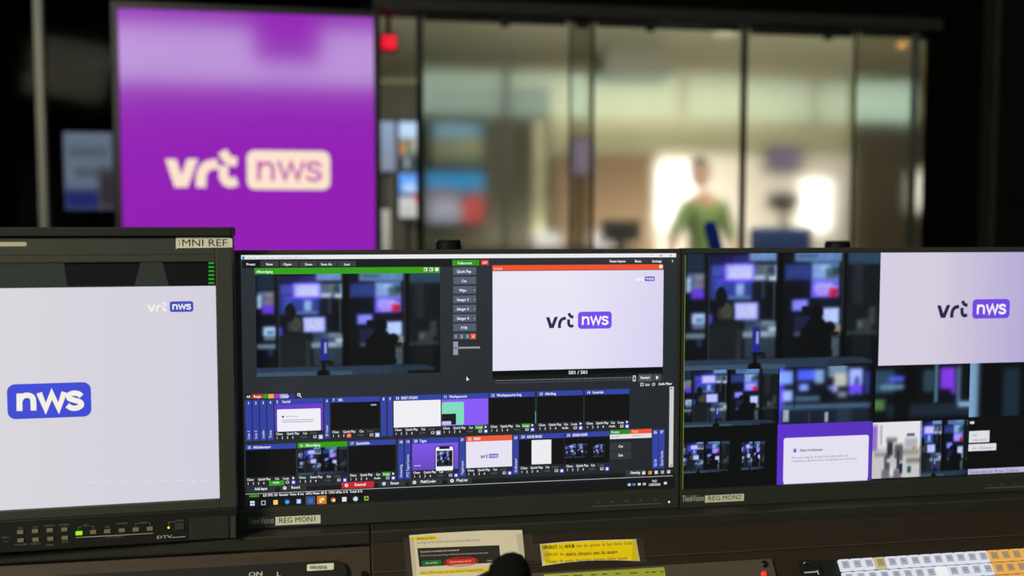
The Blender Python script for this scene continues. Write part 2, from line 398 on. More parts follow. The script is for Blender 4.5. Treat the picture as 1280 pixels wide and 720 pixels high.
_st = [  # far layer, out of focus
 (60,70,150,150,(26,40,54),1),(62,165,150,248,(70,90,120),1),(62,190,84,262,(170,195,225),1),(104,168,150,240,(105,112,116),1),(104,210,150,216,(130,50,60),1),(88,250,152,296,(96,52,196),1),(92,370,158,424,(165,192,226),1),(110,394,148,412,(70,112,122),1),(94,428,158,446,(88,108,128),1),
 (58,468,160,494,(100,120,132),1),(118,500,140,540,(50,44,90),1),(178,75,290,130,(24,22,58),1),(290,76,372,120,(34,32,86),1),(370,70,510,106,(98,128,168),1),(180,126,250,212,(44,52,122),1),(186,132,246,180,(60,70,150),1),
 (252,120,394,212,(140,128,236),1),(266,134,384,200,(178,180,244),1),(200,200,392,212,(90,60,210),1),(396,125,522,206,(72,82,92),1),(440,128,462,176,(90,100,90),1),(486,136,500,178,(28,34,60),1),(500,130,520,190,(150,170,195),1),(462,140,484,168,(40,46,60),1),(400,180,452,204,(165,185,196),1),(470,184,520,206,(190,205,220),1),
 (180,212,386,298,(40,54,120),1),(306,222,346,278,(130,162,190),1),(318,216,336,230,(110,140,170),1),(206,226,236,270,(60,80,150),1),(262,286,384,300,(80,110,150),1),(440,212,446,300,(70,90,104),1),(396,230,440,300,(14,18,24),1),
 (300,316,420,402,(150,154,232),1),(312,326,412,396,(178,182,240),1),(166,372,192,424,(72,62,196),1),(350,410,512,470,(54,66,76),1),(352,418,400,440,(38,46,58),1),(430,408,512,440,(78,96,110),1),(440,414,500,428,(110,128,140),1),(340,466,512,496,(116,134,144),1),(470,440,514,464,(160,178,182),1),(420,470,470,490,(140,158,166),1),(350,500,508,602,(40,50,56),1),
 (600,70,850,110,(86,116,150),1),(620,72,720,92,(60,84,110),1),(548,124,680,206,(32,42,90),1),(560,130,670,196,(40,54,108),1),(684,118,826,206,(84,112,160),1),(696,128,780,196,(120,150,186),1),(760,150,820,196,(60,84,80),1),(790,140,826,180,(40,60,56),1),(730,130,760,150,(150,176,205),1),
 (684,207,826,296,(104,88,215),1),(704,220,790,270,(160,150,242),1),(716,250,770,292,(150,130,235),1),(770,236,820,260,(150,170,200),1),(776,250,818,292,(210,28,52),1),(796,262,812,286,(120,20,60),1),
 (588,305,670,362,(106,108,215),1),(596,312,662,352,(130,132,228),1),(600,390,680,470,(28,30,56),1),(742,348,832,432,(140,165,220),1),(752,356,826,424,(172,190,232),1),(600,474,640,492,(70,84,95),1),(786,436,842,488,(150,152,142),1),(800,444,830,470,(120,110,80),1),(786,500,836,604,(64,78,86),1),
 (872,70,1040,126,(40,60,76),1),(872,140,1040,470,(17,22,25),1),(900,120,950,330,(30,36,40),1),(920,408,1000,472,(48,54,54),1),(985,350,1020,440,(50,56,58),1),(926,420,950,450,(90,90,86),1),(860,474,1034,490,(44,54,56),1),(900,500,1000,600,(20,24,26),1),
 # middle layer: people, chairs, posts
 (158,70,170,610,(6,8,10),2),(171,74,174,610,(64,84,96),2),(496,208,500,400,(110,135,150),2),(508,70,513,210,(70,95,115),2),(513,70,545,610,(5,6,8),2),(838,70,868,610,(6,8,10),2),(842,70,846,470,(78,104,118),2),
 (216,312,300,424,(44,48,46),-2),(236,320,290,400,(64,66,58),-2),(190,400,320,470,(22,26,30),-2),(176,430,330,640,(24,29,34),2),(312,452,340,610,(36,44,50),2),(206,236,262,340,(14,18,26),-2),
 (690,334,748,404,(8,10,14),-2),(640,396,790,640,(9,11,15),-2),(636,450,780,610,(9,11,14),2),(750,420,812,480,(9,11,14),-2),(780,470,836,492,(12,12,14),-2),(764,500,790,600,(10,11,14),2),(772,560,800,600,(14,14,16),-2),(640,340,690,380,(12,12,20),2),
 # front layer: table and microphone
 (40,606,830,690,(40,56,76),3),(760,604,1010,660,(36,50,66),-3),(40,634,560,690,(58,82,104),3),(860,640,1040,690,(12,15,18),3),
 (392,440,430,470,(34,40,135),-3),(392,454,430,572,(34,40,135),3),(410,466,422,526,(170,178,214),3),(390,572,440,584,(8,8,9),3),(426,572,462,600,(8,8,9),-3),(434,578,454,594,(30,40,50),-3),(400,572,414,636,(8,8,9),3),(370,622,440,676,(7,7,8),-3)]
STUDIO = picture([((a-55)/985, (b-68)/588, (c-55)/985, (d-68)/588, e, l) for a, b, c, d, e, l in _st], (10, 13, 17), (1.9, 1.1, .7))
_sb = [(0,0,.05,1,(70,50,190),.03),(.0,.06,.14,.3,(120,150,225),.03),(.03,.4,.14,.6,(150,170,220),.02),(.15,0,.16,.7,(8,10,14),.01),(.18,.05,.42,.24,(70,90,215),.04),(.2,.3,.3,.42,(130,150,240),.02),(.36,.05,.46,.3,(120,150,180),.02),(.16,.52,.45,.6,(70,100,120),.03),
 (.5,.0,.7,.2,(100,125,140),.05),(.5,.35,.6,.46,(140,150,220),.02),(.42,.4,.54,.8,(12,14,20),.03),(.56,.12,.7,.36,(170,170,150),.05),(.6,.45,.7,.56,(110,120,120),.03),(.72,.05,.86,.5,(150,170,235),.06),(.78,.2,.82,.5,(40,50,70),.03),(.72,.34,.86,.48,(100,60,220),.03),(.9,.1,.93,.5,(60,70,160),.03),(.94,0,1,1,(6,8,12),.02),
 (.02,.66,.95,.74,(70,98,120),.02),(.02,.76,.95,1,(22,30,40),.03),(.04,.74,.1,.95,(150,170,180),.015),(.47,.8,.51,.98,(150,170,180),.01),(.3,.74,.32,1,(40,54,66),.01),(.6,.76,.75,1,(34,46,58),.02)]
STUDIO_B = picture([x[:5]+(1 if x[5]>.015 else 2,) for x in _sb], (14,18,26), (4.5, 1.5))
_sc = [(.0,.08,.2,.5,(40,62,78),.05),(.14,.2,.4,.3,(70,86,200),.02),(.05,.35,.3,.45,(90,120,140),.02),(.3,0,.42,.6,(6,7,9),.03),(.5,.1,.62,.5,(40,60,70),.03),(.62,.0,.66,.7,(70,110,130),.01),
 (.68,.06,.84,.56,(118,52,190),.03),(.66,.46,.8,.6,(12,14,30),.03),(.86,.05,.9,.8,(90,120,145),.02),(.0,.62,.1,.82,(70,110,60),.03),(.12,.72,1,.95,(26,36,48),.04),(.88,.7,1,.8,(130,165,190),.03),(.2,.5,.36,1,(8,10,13),.03)]
STUDIO_C = picture([x[:5]+(1 if x[5]>.015 else 2,) for x in _sc], (12,15,18), (4.5, 2))
_sd = [(0,0,.1,1,(110,140,160),.015),(.1,0,.38,1,(8,9,12),.02),(.38,.1,.6,1,(26,40,50),.05),(.58,0,.66,1,(5,6,8),.02),(.66,.1,1,.9,(54,72,92),.1),(.72,.3,.95,.55,(80,95,110),.08)]
STUDIO_D = picture([x[:5]+(1,) for x in _sd], (10,12,15), (6,))
_wp = [(0,0,1,.45,(228,228,232),.04),(0,.05,.1,.5,(150,110,205),.05),(.15,.05,.2,.4,(180,180,185),.02),(.05,.55,.3,.6,(120,120,125),.03),(.3,.35,.42,.6,(45,45,55),.03),(.28,.28,.5,.36,(120,120,125),.03),(.66,.3,.92,.45,(170,175,190),.04),(.7,.22,.86,.26,(60,60,65),.02),(.45,.4,.62,.7,(90,90,95),.06),(.5,.5,.56,.85,(60,60,66),.02),(.25,.6,.36,.9,(80,80,88),.03),(.3,.65,.5,.72,(190,190,195),.02),(.62,.5,.95,.6,(150,150,140),.05),(.7,.66,1,.74,(120,120,110),.04),(.72,.8,.8,.92,(40,90,80),.02),(.2,.85,.6,1,(110,110,118),.05),(.36,.82,.44,.98,(225,225,225),.03),(.56,.75,.62,.92,(30,30,60),.02),(.82,.45,.88,.5,(190,130,60),.02)]
WHITEPIC = picture([x[:5]+(1 if x[5]>.025 else 2,) for x in _wp], (198,196,194), (4, 1.8), bloom=0, grain=0)

# ================================================================== MONITORS
W_, BLK = (240, 240, 246), (12, 13, 14)
CTRL, UI, TB = (36, 40, 44), (40, 45, 51), (52, 68, 164)
# ---------- middle monitor
YM = 1.157
_o = P(573, 480, YM)
PM = Plane(_o, (1, 0, 0), (0, 0, 1))
mon = thing('computer_monitor', 'black desktop monitor in the middle showing the video mixing window, sticker REG MON1', 'monitor', PM.matrix())
X0 = PM.uv(296.2, 480)[0]; X1 = PM.uv(849, 480)[0]; Y1 = PM.uv(573, 312)[1]; Y0 = PM.uv(573, 647.5)[1]
SX0 = PM.uv(303.5, 480)[0]; SX1 = PM.uv(844.5, 480)[0]; SY1 = PM.uv(573, 317)[1]; SY0 = PM.uv(573, 622)[1]
def monitor_shell(t, X0, X1, Y0, Y1, SX0, SX1, SY0, SY1):
    m = MB(); m.frame(X0, X1, SY0-.001, Y1, SX0, SX1, SY0, SY1, -.012, .0022, bev=.0008); m.build('bezel', M_BEZEL, t)
    m = MB(); m.box(X0, X1, Y0, SY0-.0012, -.012, .0032, bev=.001); m.build('chin', M_BEZEL, t)
    m = MB(); m.box(X0+.003, X1-.003, Y0+.004, Y1-.003, -.03, -.0125, bev=.004); m.box((X0+X1)/2-.13, (X0+X1)/2+.13, -.12, .09, -.05, -.029, bev=.006)
    m.build('back_cover', M_BLACK, t)
monitor_shell(mon, X0, X1, Y0, Y1, SX0, SX1, SY0, SY1)
ZSHELF = (PM.O.z+Y0)-.0015
def stand(t, xc, base_y):
    m = MB(); m.box(xc-.025, xc+.025, base_y+.012, .02, -.075, -.05, bev=.003); m.build('stand_neck', M_BLACK, t)
    m = MB(); m.box(xc-.12, xc+.12, base_y, base_y+.012, -.19, -.035, bev=.003); m.build('stand_foot', M_BLACK, t)
stand(mon, (X0+X1)/2, ZSHELF-PM.O.z+.0002)

c = Canvas(PM)
c.mb.rect(SX0, SY0, SX1, SY1, (24, 27, 28), 0)
c.mb.grid(SX0, PM.uv(573, 600)[1], SX1, SY1, 16, 12, lambda u, v: (46-6*v-6*u, 52-8*v-6*u, 57-8*v-6*u), c.z(.3))
c.rect(301.5, 319, 845, 321.5, (236, 236, 240), 1)
c.text('vMix 4K - 26.0.0.45 x64 - REGIE NWS LIVE V2.vmix', 308, 324, 385, 2.6, (165, 165, 172), 2)
c.rect(302.5, 320.4, 306, 324.6, (90, 140, 200), 2)
for x in (813, 825, 837): c.rect(x, 318.3, x+2.4, 319.1 if x == 813 else 320.6, (170, 170, 176), 2)
c.rect(303, 325.3, 565, 333.5, (24, 25, 27), .6)
for t, a, b, x, y in (('Preset', 302.5, 324, 308, 319), ('New', 325.5, 348.5, 332.5, 341), ('Open', 350, 373, 354, 364.5), ('Save', 374.2, 396.5, 381, 390.5), ('Save As', 397.7, 421, 401, 415), ('Last', 422, 445, 430, 437.5)):
    if t != 'Preset': c.rect(a, 326, b, 333.2, (56, 60, 66), 1)
    c.text(t, x, 331.8, y, 3, W_, 2, .12)
for t, a, b, x, y in (('Pause Inputs', 759, 786, 762, 782), ('Basic', 788, 810, 793.5, 802), ('Settings', 811.5, 828, 815, 827), ('?', 838, 843, 839.5, 841.5)):
    c.rect(a, 323.4, b, 329.3, (48, 52, 57), 1); c.text(t, x, 328, y, 3, W_, 2, .12)
# preview pane
c.rect(318, 335, 550, 341.3, (52, 158, 22), 1); c.text('Afkondiging', 320.5, 341.2, 341, 3.2, W_, 2, .12)
for x in (532, 539): c.rect(x-2.2, 334.6, x+2.2, 339, (225, 225, 215), 2); c.rect(x-1.4, 335.6, x+.4, 338.2, (150, 90, 60) if x == 532 else (70, 80, 80), 3)
c.disc(546, 336.8, 2.4, W_, 2)
c.grid(319, 343, 550.5, 465.5, 150, 86, STUDIO, 1)
# transition column
c.rect(565.5, 325, 599, 331.8, (50, 150, 24), 1); c.text('Fullscreen', 572, 330.3, 590, 3, W_, 2, .12); c.rect(595.6, 325.8, 596, 331, (30, 90, 20), 2)
c.rect(601, 324.6, 611, 331.6, (196, 50, 44), 1); c.text('EXT', 603, 330, 609.5, 3.2, W_, 2, .12)
for i, t in enumerate(('Quick Play', 'Cut', 'Wipe', 'Stinger 2', 'Stinger 3', 'Stinger 4', 'FTB')):
    y = 334.2+i*11.75; c.rect(566.5, y, 595.2, y+10, (84, 95, 112), 1); c.rect(566.5, y+9.2, 595.2, y+10, (58, 64, 74), 2)
    w = {'Quick Play': 18, 'Cut': 6, 'Wipe': 9, 'FTB': 8}.get(t, 15); c.text(t, 580-w/2-(1.5 if w in (9, 15) else 0), y+6.8, 580+w/2-(1.5 if w in (9, 15) else 0), 3.3, W_, 3, .12)
    if w in (9, 15): c.rect(590.6, y+.5, 591, y+9.5, (50, 55, 62), 2); c.rect(592.4, y+4.5, 593.6, y+5.5, (190, 190, 190), 2)
for i in range(4):
    c.rect(566.5+i*7.2, 417, 573.2+i*7.2, 423.8, (232, 96, 56) if i == 3 else (84, 95, 112), 1); c.text('1234'[i], 569+i*7.2, 422.4, 570.8+i*7.2, 3.6, W_, 2, .1)
c.rect(573, 433.6, 600, 435.4, (150, 152, 158), 1); c.rect(566.5, 427, 572.6, 443.6, (150, 152, 156), 2); c.rect(566.5, 434, 572.6, 436, (120, 100, 210), 3)
c.quad(((583, 470.5), (583.2, 476.4), (584.6, 475), (586.6, 474.8)), W_, 4)
# output pane
c.rect(615.5, 331.6, 829, 336.8, (238, 84, 48), 1); c.text('EINDE', 617, 337.4, 628, 2.8, (255, 220, 205), 2); c.disc(826, 333.2, 2.2, W_, 2)
c.grid(615.7, 339, 828.3, 458.5, 16, 10, lambda u, v: (234-28*max(0, u-.45)-4*v, 230-32*max(0, u-.45)-4*v, 246-10*max(0, u-.45)), 1)
c.logo(682.5, 390.4, 764.5, 410.4, (46, 40, 84), (118, 78, 232), (250, 248, 255), 2)
c.logo(794.5, 345.8, 818.2, 351.3, (252, 252, 255), (98, 60, 190), (250, 248, 255), 2)
c.rect(615.7, 464, 828, 464.5, BLK, .8)
c.rect(615.7, 464, 828, 468.8, (20, 21, 22), .8)
c.text('501 / 501', 710.5, 467.8, 735, 4.3, W_, 3, .15)
for k in range(56): c.rect(620+k*3.05, 475.3-.07*k, 620.9+k*3.05, 476.2-.07*k, (190, 192, 196), 2)
c.rect(619, 478.6, 790, 474.9, (70, 76, 82), 1)
c.rect(791, 469.4, 794.6, 476.6, (210, 210, 212), 2); c.rect(792, 470.6, 793.6, 475.4, (30, 30, 32), 3)
c.rect(798, 468, 815, 476.6, (84, 88, 94), 1); c.text('Restart', 800.5, 473.6, 812.5, 3.2, W_, 2, .12)
c.rect(816, 467.5, 826.6, 476, (66, 72, 78), 1); c.quad(((820, 469.4), (820, 474.4), (823.5, 471.8)), W_, 2)
c.rect(800.5, 478.6, 804.3, 482.6, (220, 220, 225), 1); c.rect(801.3, 479.4, 803.5, 481.8, UI, 2)
c.text('List', 806.5, 482.2, 812, 3.2, W_, 2, .1); c.text('Audio Mixer', 823, 481.4, 840, 3.2, W_, 2, .1); c.disc(817, 480.4, 1.9, (220, 220, 225), 2); c.disc(817, 480.4, 1.1, UI, 3)
# category tabs
x = 306
for w, col in ((8.5, (30, 32, 35)), (14, (200, 44, 40)), (6.8, (60, 150, 40)), (7.4, (228, 178, 70)), (6.8, (184, 40, 190)), (11, (150, 160, 226)), (8, (58, 46, 150))):
    c.rect(x, 492.6, x+w-.3, 497.8, col, 1); x += w
c.text('All', 308, 497.4, 313, 3, W_, 2, .1); c.text('Regie', 317, 497.2, 327, 3, W_, 2, .1); c.text('Decor', 353, 496.8, 361.5, 3, W_, 2, .1)
c.disc(373.6, 493.3, 2.1, W_, 2); c.disc(373.6, 493.3, 1.2, UI, 3); c.line(((374.8, 494.6), (376.8, 496.8)), .9, W_, 2)
# input tiles: x0,x1, header top at x0, picture bottom, controls bottom at x1
def sl(x): return (x-306)/(786-306)
def yA(x): return 500.2-sl(x)*14.4            # top of first row
def yB(x): return 556.2-sl(x)*18.4            # top of second row
def strip(x0, x1, row, num, name):
    y = (yA if row == 0 else yB)
    c.rect(x0, y(x0)+.3, x1, y(x1)+51.2-sl(x1)*2.2, TB, 1); c.text(num, (x0+x1)/2-len(num)*1.05, y(x0)+5.4, (x0+x1)/2+len(num)*1.05, 3.4, W_, 2, .1)
    if name: c.vtext(name, (x0+x1)/2+1.6, y(x0)+48.5-sl(x1)*2.2, y(x0)+48.5-sl(x1)*2.2-len(name)*1.75, 3, W_, 2)
def tile(x0, x1, row, num, name, pic, head=TB, loop=False, hi=None, auto=False):
    y = (yA if row == 0 else yB); k = 1-.045*sl(x0)
    yh = y(x0); c.rect(x0, yh, x1, y(x1)+6.6*k, head, 1); c.text(num, x0+2.4, yh+5, x0+2.4+2.2*len(num), 3.5, W_, 2, .1)
    c.text(name, x0+9.5, yh+4.6, x0+9.5+1.72*len(name), 3.3, W_, 2, .1)
    c.rect(x0, yh+6.6*k, x1, y(x1)+40.5*k, (15, 16, 17), .9); pic(x0, yh+6.8*k, x1, y(x1)+40.5*k)
    c.rect(x0, yh+40.6*k, x1, y(x1)+51*k, CTRL, 1)
    d = (y(x1)-y(x0))/(x1-x0)
    for t, f, n in (('Close', .03, 8.4), ('Quick Play', .25, 15.5), ('Cut', .585, 5), ('Loop', .74, 7.6)):
        on = t == 'Loop' and loop; xx = x0+f*(x1-x0)
        if on: c.rect(xx-1.6, yh+d*(xx-x0)+41*k, xx+9.2, yh+d*(xx-x0)+45.6*k, (50, 160, 24), 2)
        c.text(t, xx, yh+d*(xx-x0)+45*k, xx+n, 2.9, W_ if t != 'Loop' or loop or pic is dark else (96, 100, 104), 3, .08)
    for i in range(4):
        xx = x0+2.4+i*6.5
        if hi == i: c.rect(xx-2, yh+d*(xx-x0)+46.2*k, xx+3.6, yh+d*(xx-x0)+51*k, (232, 96, 56), 2)
        c.text('1234'[i], xx, yh+d*(xx-x0)+50*k, xx+1.7, 3, W_, 3, .08)
    xx = x0+.56*(x1-x0)
    if auto: c.rect(xx-6, yh+d*(xx-x0)+46.4*k, xx+13, yh+d*(xx-x0)+51.6*k, (50, 160, 24), 2)
    c.text('Audio', xx-1, yh+d*(xx-x0)+49.6*k, xx+7, 2.8, W_ if auto or pic is dark else (90, 94, 98), 3, .06)
    xx = x0+.83*(x1-x0); yy = yh+d*(xx-x0)+47*k
    c.rect(xx-2, yy, xx+2, yy+3, (220, 220, 226), 2); c.rect(xx-1.3, yy+.6, xx+1.3, yy+2.2, CTRL, 3)
    xx = x0+.95*(x1-x0); c.rect(xx-3, yy-1, xx+2.8, yy+4.2, (70, 64, 190) if head == TB and loop or pic is dark else (150, 170, 230) if row == 0 else (70, 64, 190), 2); c.disc(xx, yy+1.6, 1.7, W_, 3)
    if pic is dark or loop: c.quad(((xx-1.2, yy-5.6), (xx-1.2, yy-2), (xx+1.6, yy-3.8)), W_, 3)
def dark(x0, y0, x1, y1): pass
def flat(col): return lambda x0, y0, x1, y1: c.rect(x0, y0, x1, y1, col, 1)
def p_social(x0, y0, x1, y1):
    c.grid(x0, y0, x1, y1, 8, 5, lambda u, v: (88+24*u, 62, 205-20*v), 1)
    c.rrect(x0+3, y0+6, x1-3, y1+.2, 1.5, (240, 238, 246), 2); c.text('Naam Familienaam', x0+14, y0+15.4, x0+29, 1.8, (90, 90, 110), 3); c.disc(x0+10.5, y0+15, 1.5, (80, 80, 200), 3)
    c.rect(x0+9, y0+19, x0+50, y0+18.6, (170, 170, 184), 3); c.rect(x0+9, y0+21.4, x0+48, y0+21.2, (180, 180, 192), 3)
def p_tv(fn, nx=48, ny=27): return lambda x0, y0, x1, y1: c.grid(x0+.4, y0, x1-.4, y1, nx, ny, fn, 1)
def p_wacht(x0, y0, x1, y1):
    c.rect(x0, y0, x1, y1, (136, 92, 246), 1); c.rrect(x0+.2, y0+3.4, x0+28, y1, 2, (128, 220, 188), 2); c.rect(x0+.2, y0+18, x0+18, y1, (28, 30, 30), 3); c.rrect(x0+.4, y1-4, x0+12, y1, 1, (200, 190, 240), 4)
def p_tagen(x0, y0, x1, y1):
    c.grid(x0, y0, x1, y1, 8, 5, lambda u, v: (128-24*v, 86-14*v, 232-34*v), 1); c.rrect(x0+28.5, y0+3, x0+52.5, y1+2, 3, (30, 26, 50), 2); c.rrect(x0+29.6, y0+4, x0+51.4, y1+2, 2, (240, 240, 244), 3)
    c.rect(x0+34, y0+3.6, x0+47, y0+6, (30, 26, 50), 4); c.grid(x0+30.6, y0+8.6, x0+50.6, y0+27.6, 24, 16, STUDIO, 4); c.rect(x0+3, y1-3, x0+11, y1-4, (230, 225, 250), 2)
def p_einde(x0, y0, x1, y1):
    c.rect(x0, y0, x1, y1, (230, 226, 242), 1); c.logo(x0+18, y0+15.6, x0+40, y0+20, (50, 46, 84), (106, 70, 200), (235, 230, 250), 2)
def p_basis(x0, y0, x1, y1): c.rect(x0+15.5, y0+.6, x0+40, y1-.6, (236, 236, 240), 2)
def p_kader(x0, y0, x1, y1): c.grid(x0+.6, y0+8, x0+28.4, y0+24, 40, 22, STUDIO, 2); c.grid(x0+35.6, y0+8.2, x0+50, y0+23, 20, 20, STUDIO, 2)
def p_ddg(x0, y0, x1, y1): c.rect(x0+50, y0+1.4, x0+57, y0+3.2, (150, 160, 190), 2)
for i, n in enumerate(('Live 1', 'Live 2', 'Leader', 'Ticker')): strip(306.5+9.1*i, 315+9.1*i, 0, str(i+1), n)
tile(343.2, 404, 0, '5', 'Social', p_social); strip(405.2, 412.3, 0, '6', 'SP Onder'); tile(413.5, 474.8, 0, '7', 'DDG', p_ddg, hi=3)
strip(476, 483, 0, '8', ''); strip(484.2, 491, 0, '9', '')
tile(492, 551, 0, '10', 'RESET STUDIO', flat((240, 240, 244))); tile(552, 610.2, 0, '11', 'Wachtpancarte', p_wacht, loop=True); tile(611.4, 668.4, 0, '12', 'Wachtpancarte leeg', lambda *a: None, loop=True)
tile(671.6, 728.6, 0, '13', 'Afteling', dark); tile(731, 786.6, 0, '14', 'Generiek', dark)
c.rect(668.8, 514, 670, 529, (70, 150, 150), 2)
tile(307, 370, 1, '15', 'Afsluitbumper', dark, auto=True); tile(372, 434.2, 1, '16', 'Afkondiging', p_tv(STUDIO), head=(50, 158, 24)); tile(435.4, 494.6, 1, '17', 'Quickslide', dark, loop=True)
strip(497.4, 504.8, 1, '18', 'Streaming'); strip(506, 513.4, 1, '19', 'PTZ Tagen/Camera'); tile(515, 573, 1, '20', 'Tagen', p_tagen); strip(574, 581.6, 1, '21', 'Tagebumper')
tile(582.6, 640, 1, '22', 'EINDE', p_einde, head=(240, 92, 56)); strip(641, 648, 1, '23', 'Eindbumper'); tile(649, 705, 1, '24', 'ADLIB BASIS', p_basis); tile(706, 761.6, 1, '25', 'ADLIB KADER', p_kader)
c.rect(762.4, 537.6, 788, 542.8, (44, 140, 30), 1); c.rect(788, 536.8, 814.4, 541.8, (238, 84, 52), 1); c.text('Preview', 764, 541.6, 774, 2.8, W_, 2, .08); c.text('Output', 790, 540.8, 798, 2.8, (255, 225, 210), 2)
c.rect(762.4, 543.2, 814.4, 547, (226, 226, 226), 1); c.text('DCC:CAM 1', 764, 547, 774.6, 2.2, (120, 120, 120), 2); c.text('DCC:CAM 2', 790, 546, 801, 2.2, (120, 120, 120), 2)
for t, y in (('Cut', 553.4), ('Fade', 564.6)): c.rect(762.4, y, 789, y+9, (50, 55, 60), 1); c.text(t, 773, y+6, 778.6, 3, W_, 2, .1)
strip(815.6, 822.4, 1, '26', 'DJCVB'); strip(823.6, 830.2, 1, '27', 'Quad Studio')
c.rect(837, 483.4, 841.2, 583.6, (205, 206, 208), 1)
for y in (485.4, 581.4): c.rect(838.2, y-.6, 840, y+.8, (90, 90, 92), 2)
# bottom bar
def yb(x): return 617.6-(x-308)/(840-308)*23
for t, a, b, col in (('Add Input', 308, 344.5, (48, 52, 57)), ('Record', 350, 383, (48, 52, 57)), ('External', 427, 467.5, (198, 42, 42)), ('Stream', 474, 506.5, (48, 52, 57)), ('MultiCorder', 512, 552.6, (48, 52, 57)), ('PlayList', 559, 590, (48, 52, 57)), ('Overlay', 795, 808, (48, 52, 57))):
    if t == 'Overlay': a, b = 782, 806
    c.rect(a, yb(a)-9.4, b, yb(b)-1.6, col, 1); w = 1.75*len(t); m0 = (a+b)/2+(3 if t not in ('Add Input', 'Overlay') else 0)
    c.text(t, m0-w/2, yb(m0)-4, m0+w/2, 3.4, W_, 2, .12)
    if t not in ('Add Input', 'Overlay'): c.disc(a+6, yb(a+6)-5.6, 2.2, W_, 2); c.disc(a+6, yb(a+6)-5.6, .9, col, 3)
for i, col in enumerate(((210, 210, 214), (230, 190, 60), (215, 215, 220), (170, 172, 178), (200, 200, 204))):
    xx = 804.6+i*7.8; c.rect(xx-2, yb(xx)-7, xx+2, yb(xx)-3.2, col, 2)
c.rect(808.6+2.2, yb(812)-6.6, 812.6, yb(812)-4, (190, 60, 50), 3)
c.line(((307, yb(307)), (841, yb(841))), .7, (190, 194, 198), 2)
c.mb.rect(SX0, SY0, SX1, PM.uv(560, 610.4)[1], (19, 22, 23), c.z(.8))
c.text('1080i50', 311, 621.6, 324, 3, (80, 190, 40), 3, .1); c.text('EX FPS: 50  Render Time: 8 ms  GPU Mem: 40 %  CPU vMix: 6 %  Total: 8 %', 329, 620.8, 453, 3, W_, 3, .1)
for x, col in ((315.5, (225, 232, 245)), (329.3, (170, 180, 195)), (344.5, (240, 208, 110)), (359, (40, 130, 215)), (373.5, (150, 185, 225)), (388, (60, 110, 190)), (402.2, (230, 140, 40)), (416.5, (225, 80, 60)), (430.4, (225, 225, 225)), (444.4, (190, 195, 215)), (458, (130, 180, 40))):
    y = 629.2-(x-315)*.044
    if x in (388, 402.2): c.rect(x-6, y-5.6, x+6, y+5, (56, 78, 116) if x == 388 else (205, 118, 36), 2)
    if x in (359, 416.5, 444.4):
        c.disc(x, y, 3.1, col, 3); c.disc(x+.4, y+.2, 1.3, (235, 235, 240) if x != 359 else (70, 200, 190), 4)
        if x == 416.5: c.quad(((x, y), (x+2.8, y-1.4), (x+2.6, y+1.8), (x, y+3)), (240, 200, 60), 3.5); c.quad(((x, y), (x-2.9, y-1), (x-2, y+2.2), (x, y+3)), (70, 160, 80), 3.5)
    else:
        c.rect(x-2.8, y-2.8, x+2.8, y+2.6, col, 3)
        if x == 315.5: c.rect(x-.25, y-2.8, x+.25, y+2.6, (19, 22, 23), 4); c.rect(x-2.8, y-.3, x+2.8, y+.2, (19, 22, 23), 4)
        elif x == 402.2: c.rect(x-2.8, y-2.8, x-.3, y-.3, (190, 220, 90), 4); c.rect(x+.3, y-2.8, x+2.8, y-.3, (250, 250, 240), 4); c.rect(x-2.8, y+.3, x-.3, y+2.6, (250, 245, 220), 4)
        elif x == 458: c.rect(x-1, y-1.4, x+1.4, y+1, (20, 30, 20), 4)
        elif x == 329.3: c.rect(x-1.6, y-1.8, x+1.6, y+1.6, (19, 22, 23), 4)
        elif x == 373.5: c.rect(x-1, y-1, x+1.2, y+1.2, (240, 245, 250), 4)
for x, col in ((786.5, (200, 200, 205)), (792.4, (60, 140, 220)), (799, (215, 215, 220)), (805.4, (190, 190, 196)), (831.6, (220, 220, 225))):
    y = 605.6-(x-786)*.044; c.rect(x-1.8, y-1.2, x+1.8, y+1.6, col, 3)
c.text('9:52', 815, 602.8, 821, 2.8, W_, 3, .08); c.text('17/05/2024', 810.5, 607.4, 825.4, 2.8, W_, 3, .08)
c.build('screen', M_SCREEN, mon)
# markings on the chin
ZC = .0034
def mark(plane, parent, name, m, fn, zc=ZC):
    cc = Canvas(plane); cc.mb = MB(); cc.z = lambda k: zc+.00012*k; fn(cc); return cc.mb.build(name, m, parent)
mark(PM, mon, 'wordmark', M_WORD, lambda q: q.text('ThinkVision', 310.5, 654.4, 342.5, 8.2, (150, 150, 140), 0, .1))
st = mark(PM, mon, 'label_sticker', M_STICK, lambda q: q.rect(344.3, 645.2, 400.8, 653, (230, 230, 210), 0)); st['label'] = 'cream sticker reading REG MON1'
mark(PM, st, 'lettering', M_INK, lambda q: q.text('REG MON1', 348.6, 652.7, 396, 6.2, (20, 20, 20), 1))
def icons(q):
    for i in range(5):
        x = 747+i*17.7; y = 627.5-i*.8
        q.line(((x-2.4, y), (x+2.4, y)), .5, (100, 100, 96), 0); q.line(((x-1.2, y-1.6), (x+1.2, y-1.6)), .4, (100, 100, 96), 0)
    q.line(((739, 632.2), (826, 628.2)), .5, (80, 80, 74), 0)
mark(PM, mon, 'button_icons', M_MARK, icons)
mark(PM, mon, 'status_light', M_WLED, lambda q: q.disc(835.3, 626.5, 1.1, (255, 255, 255), 0))

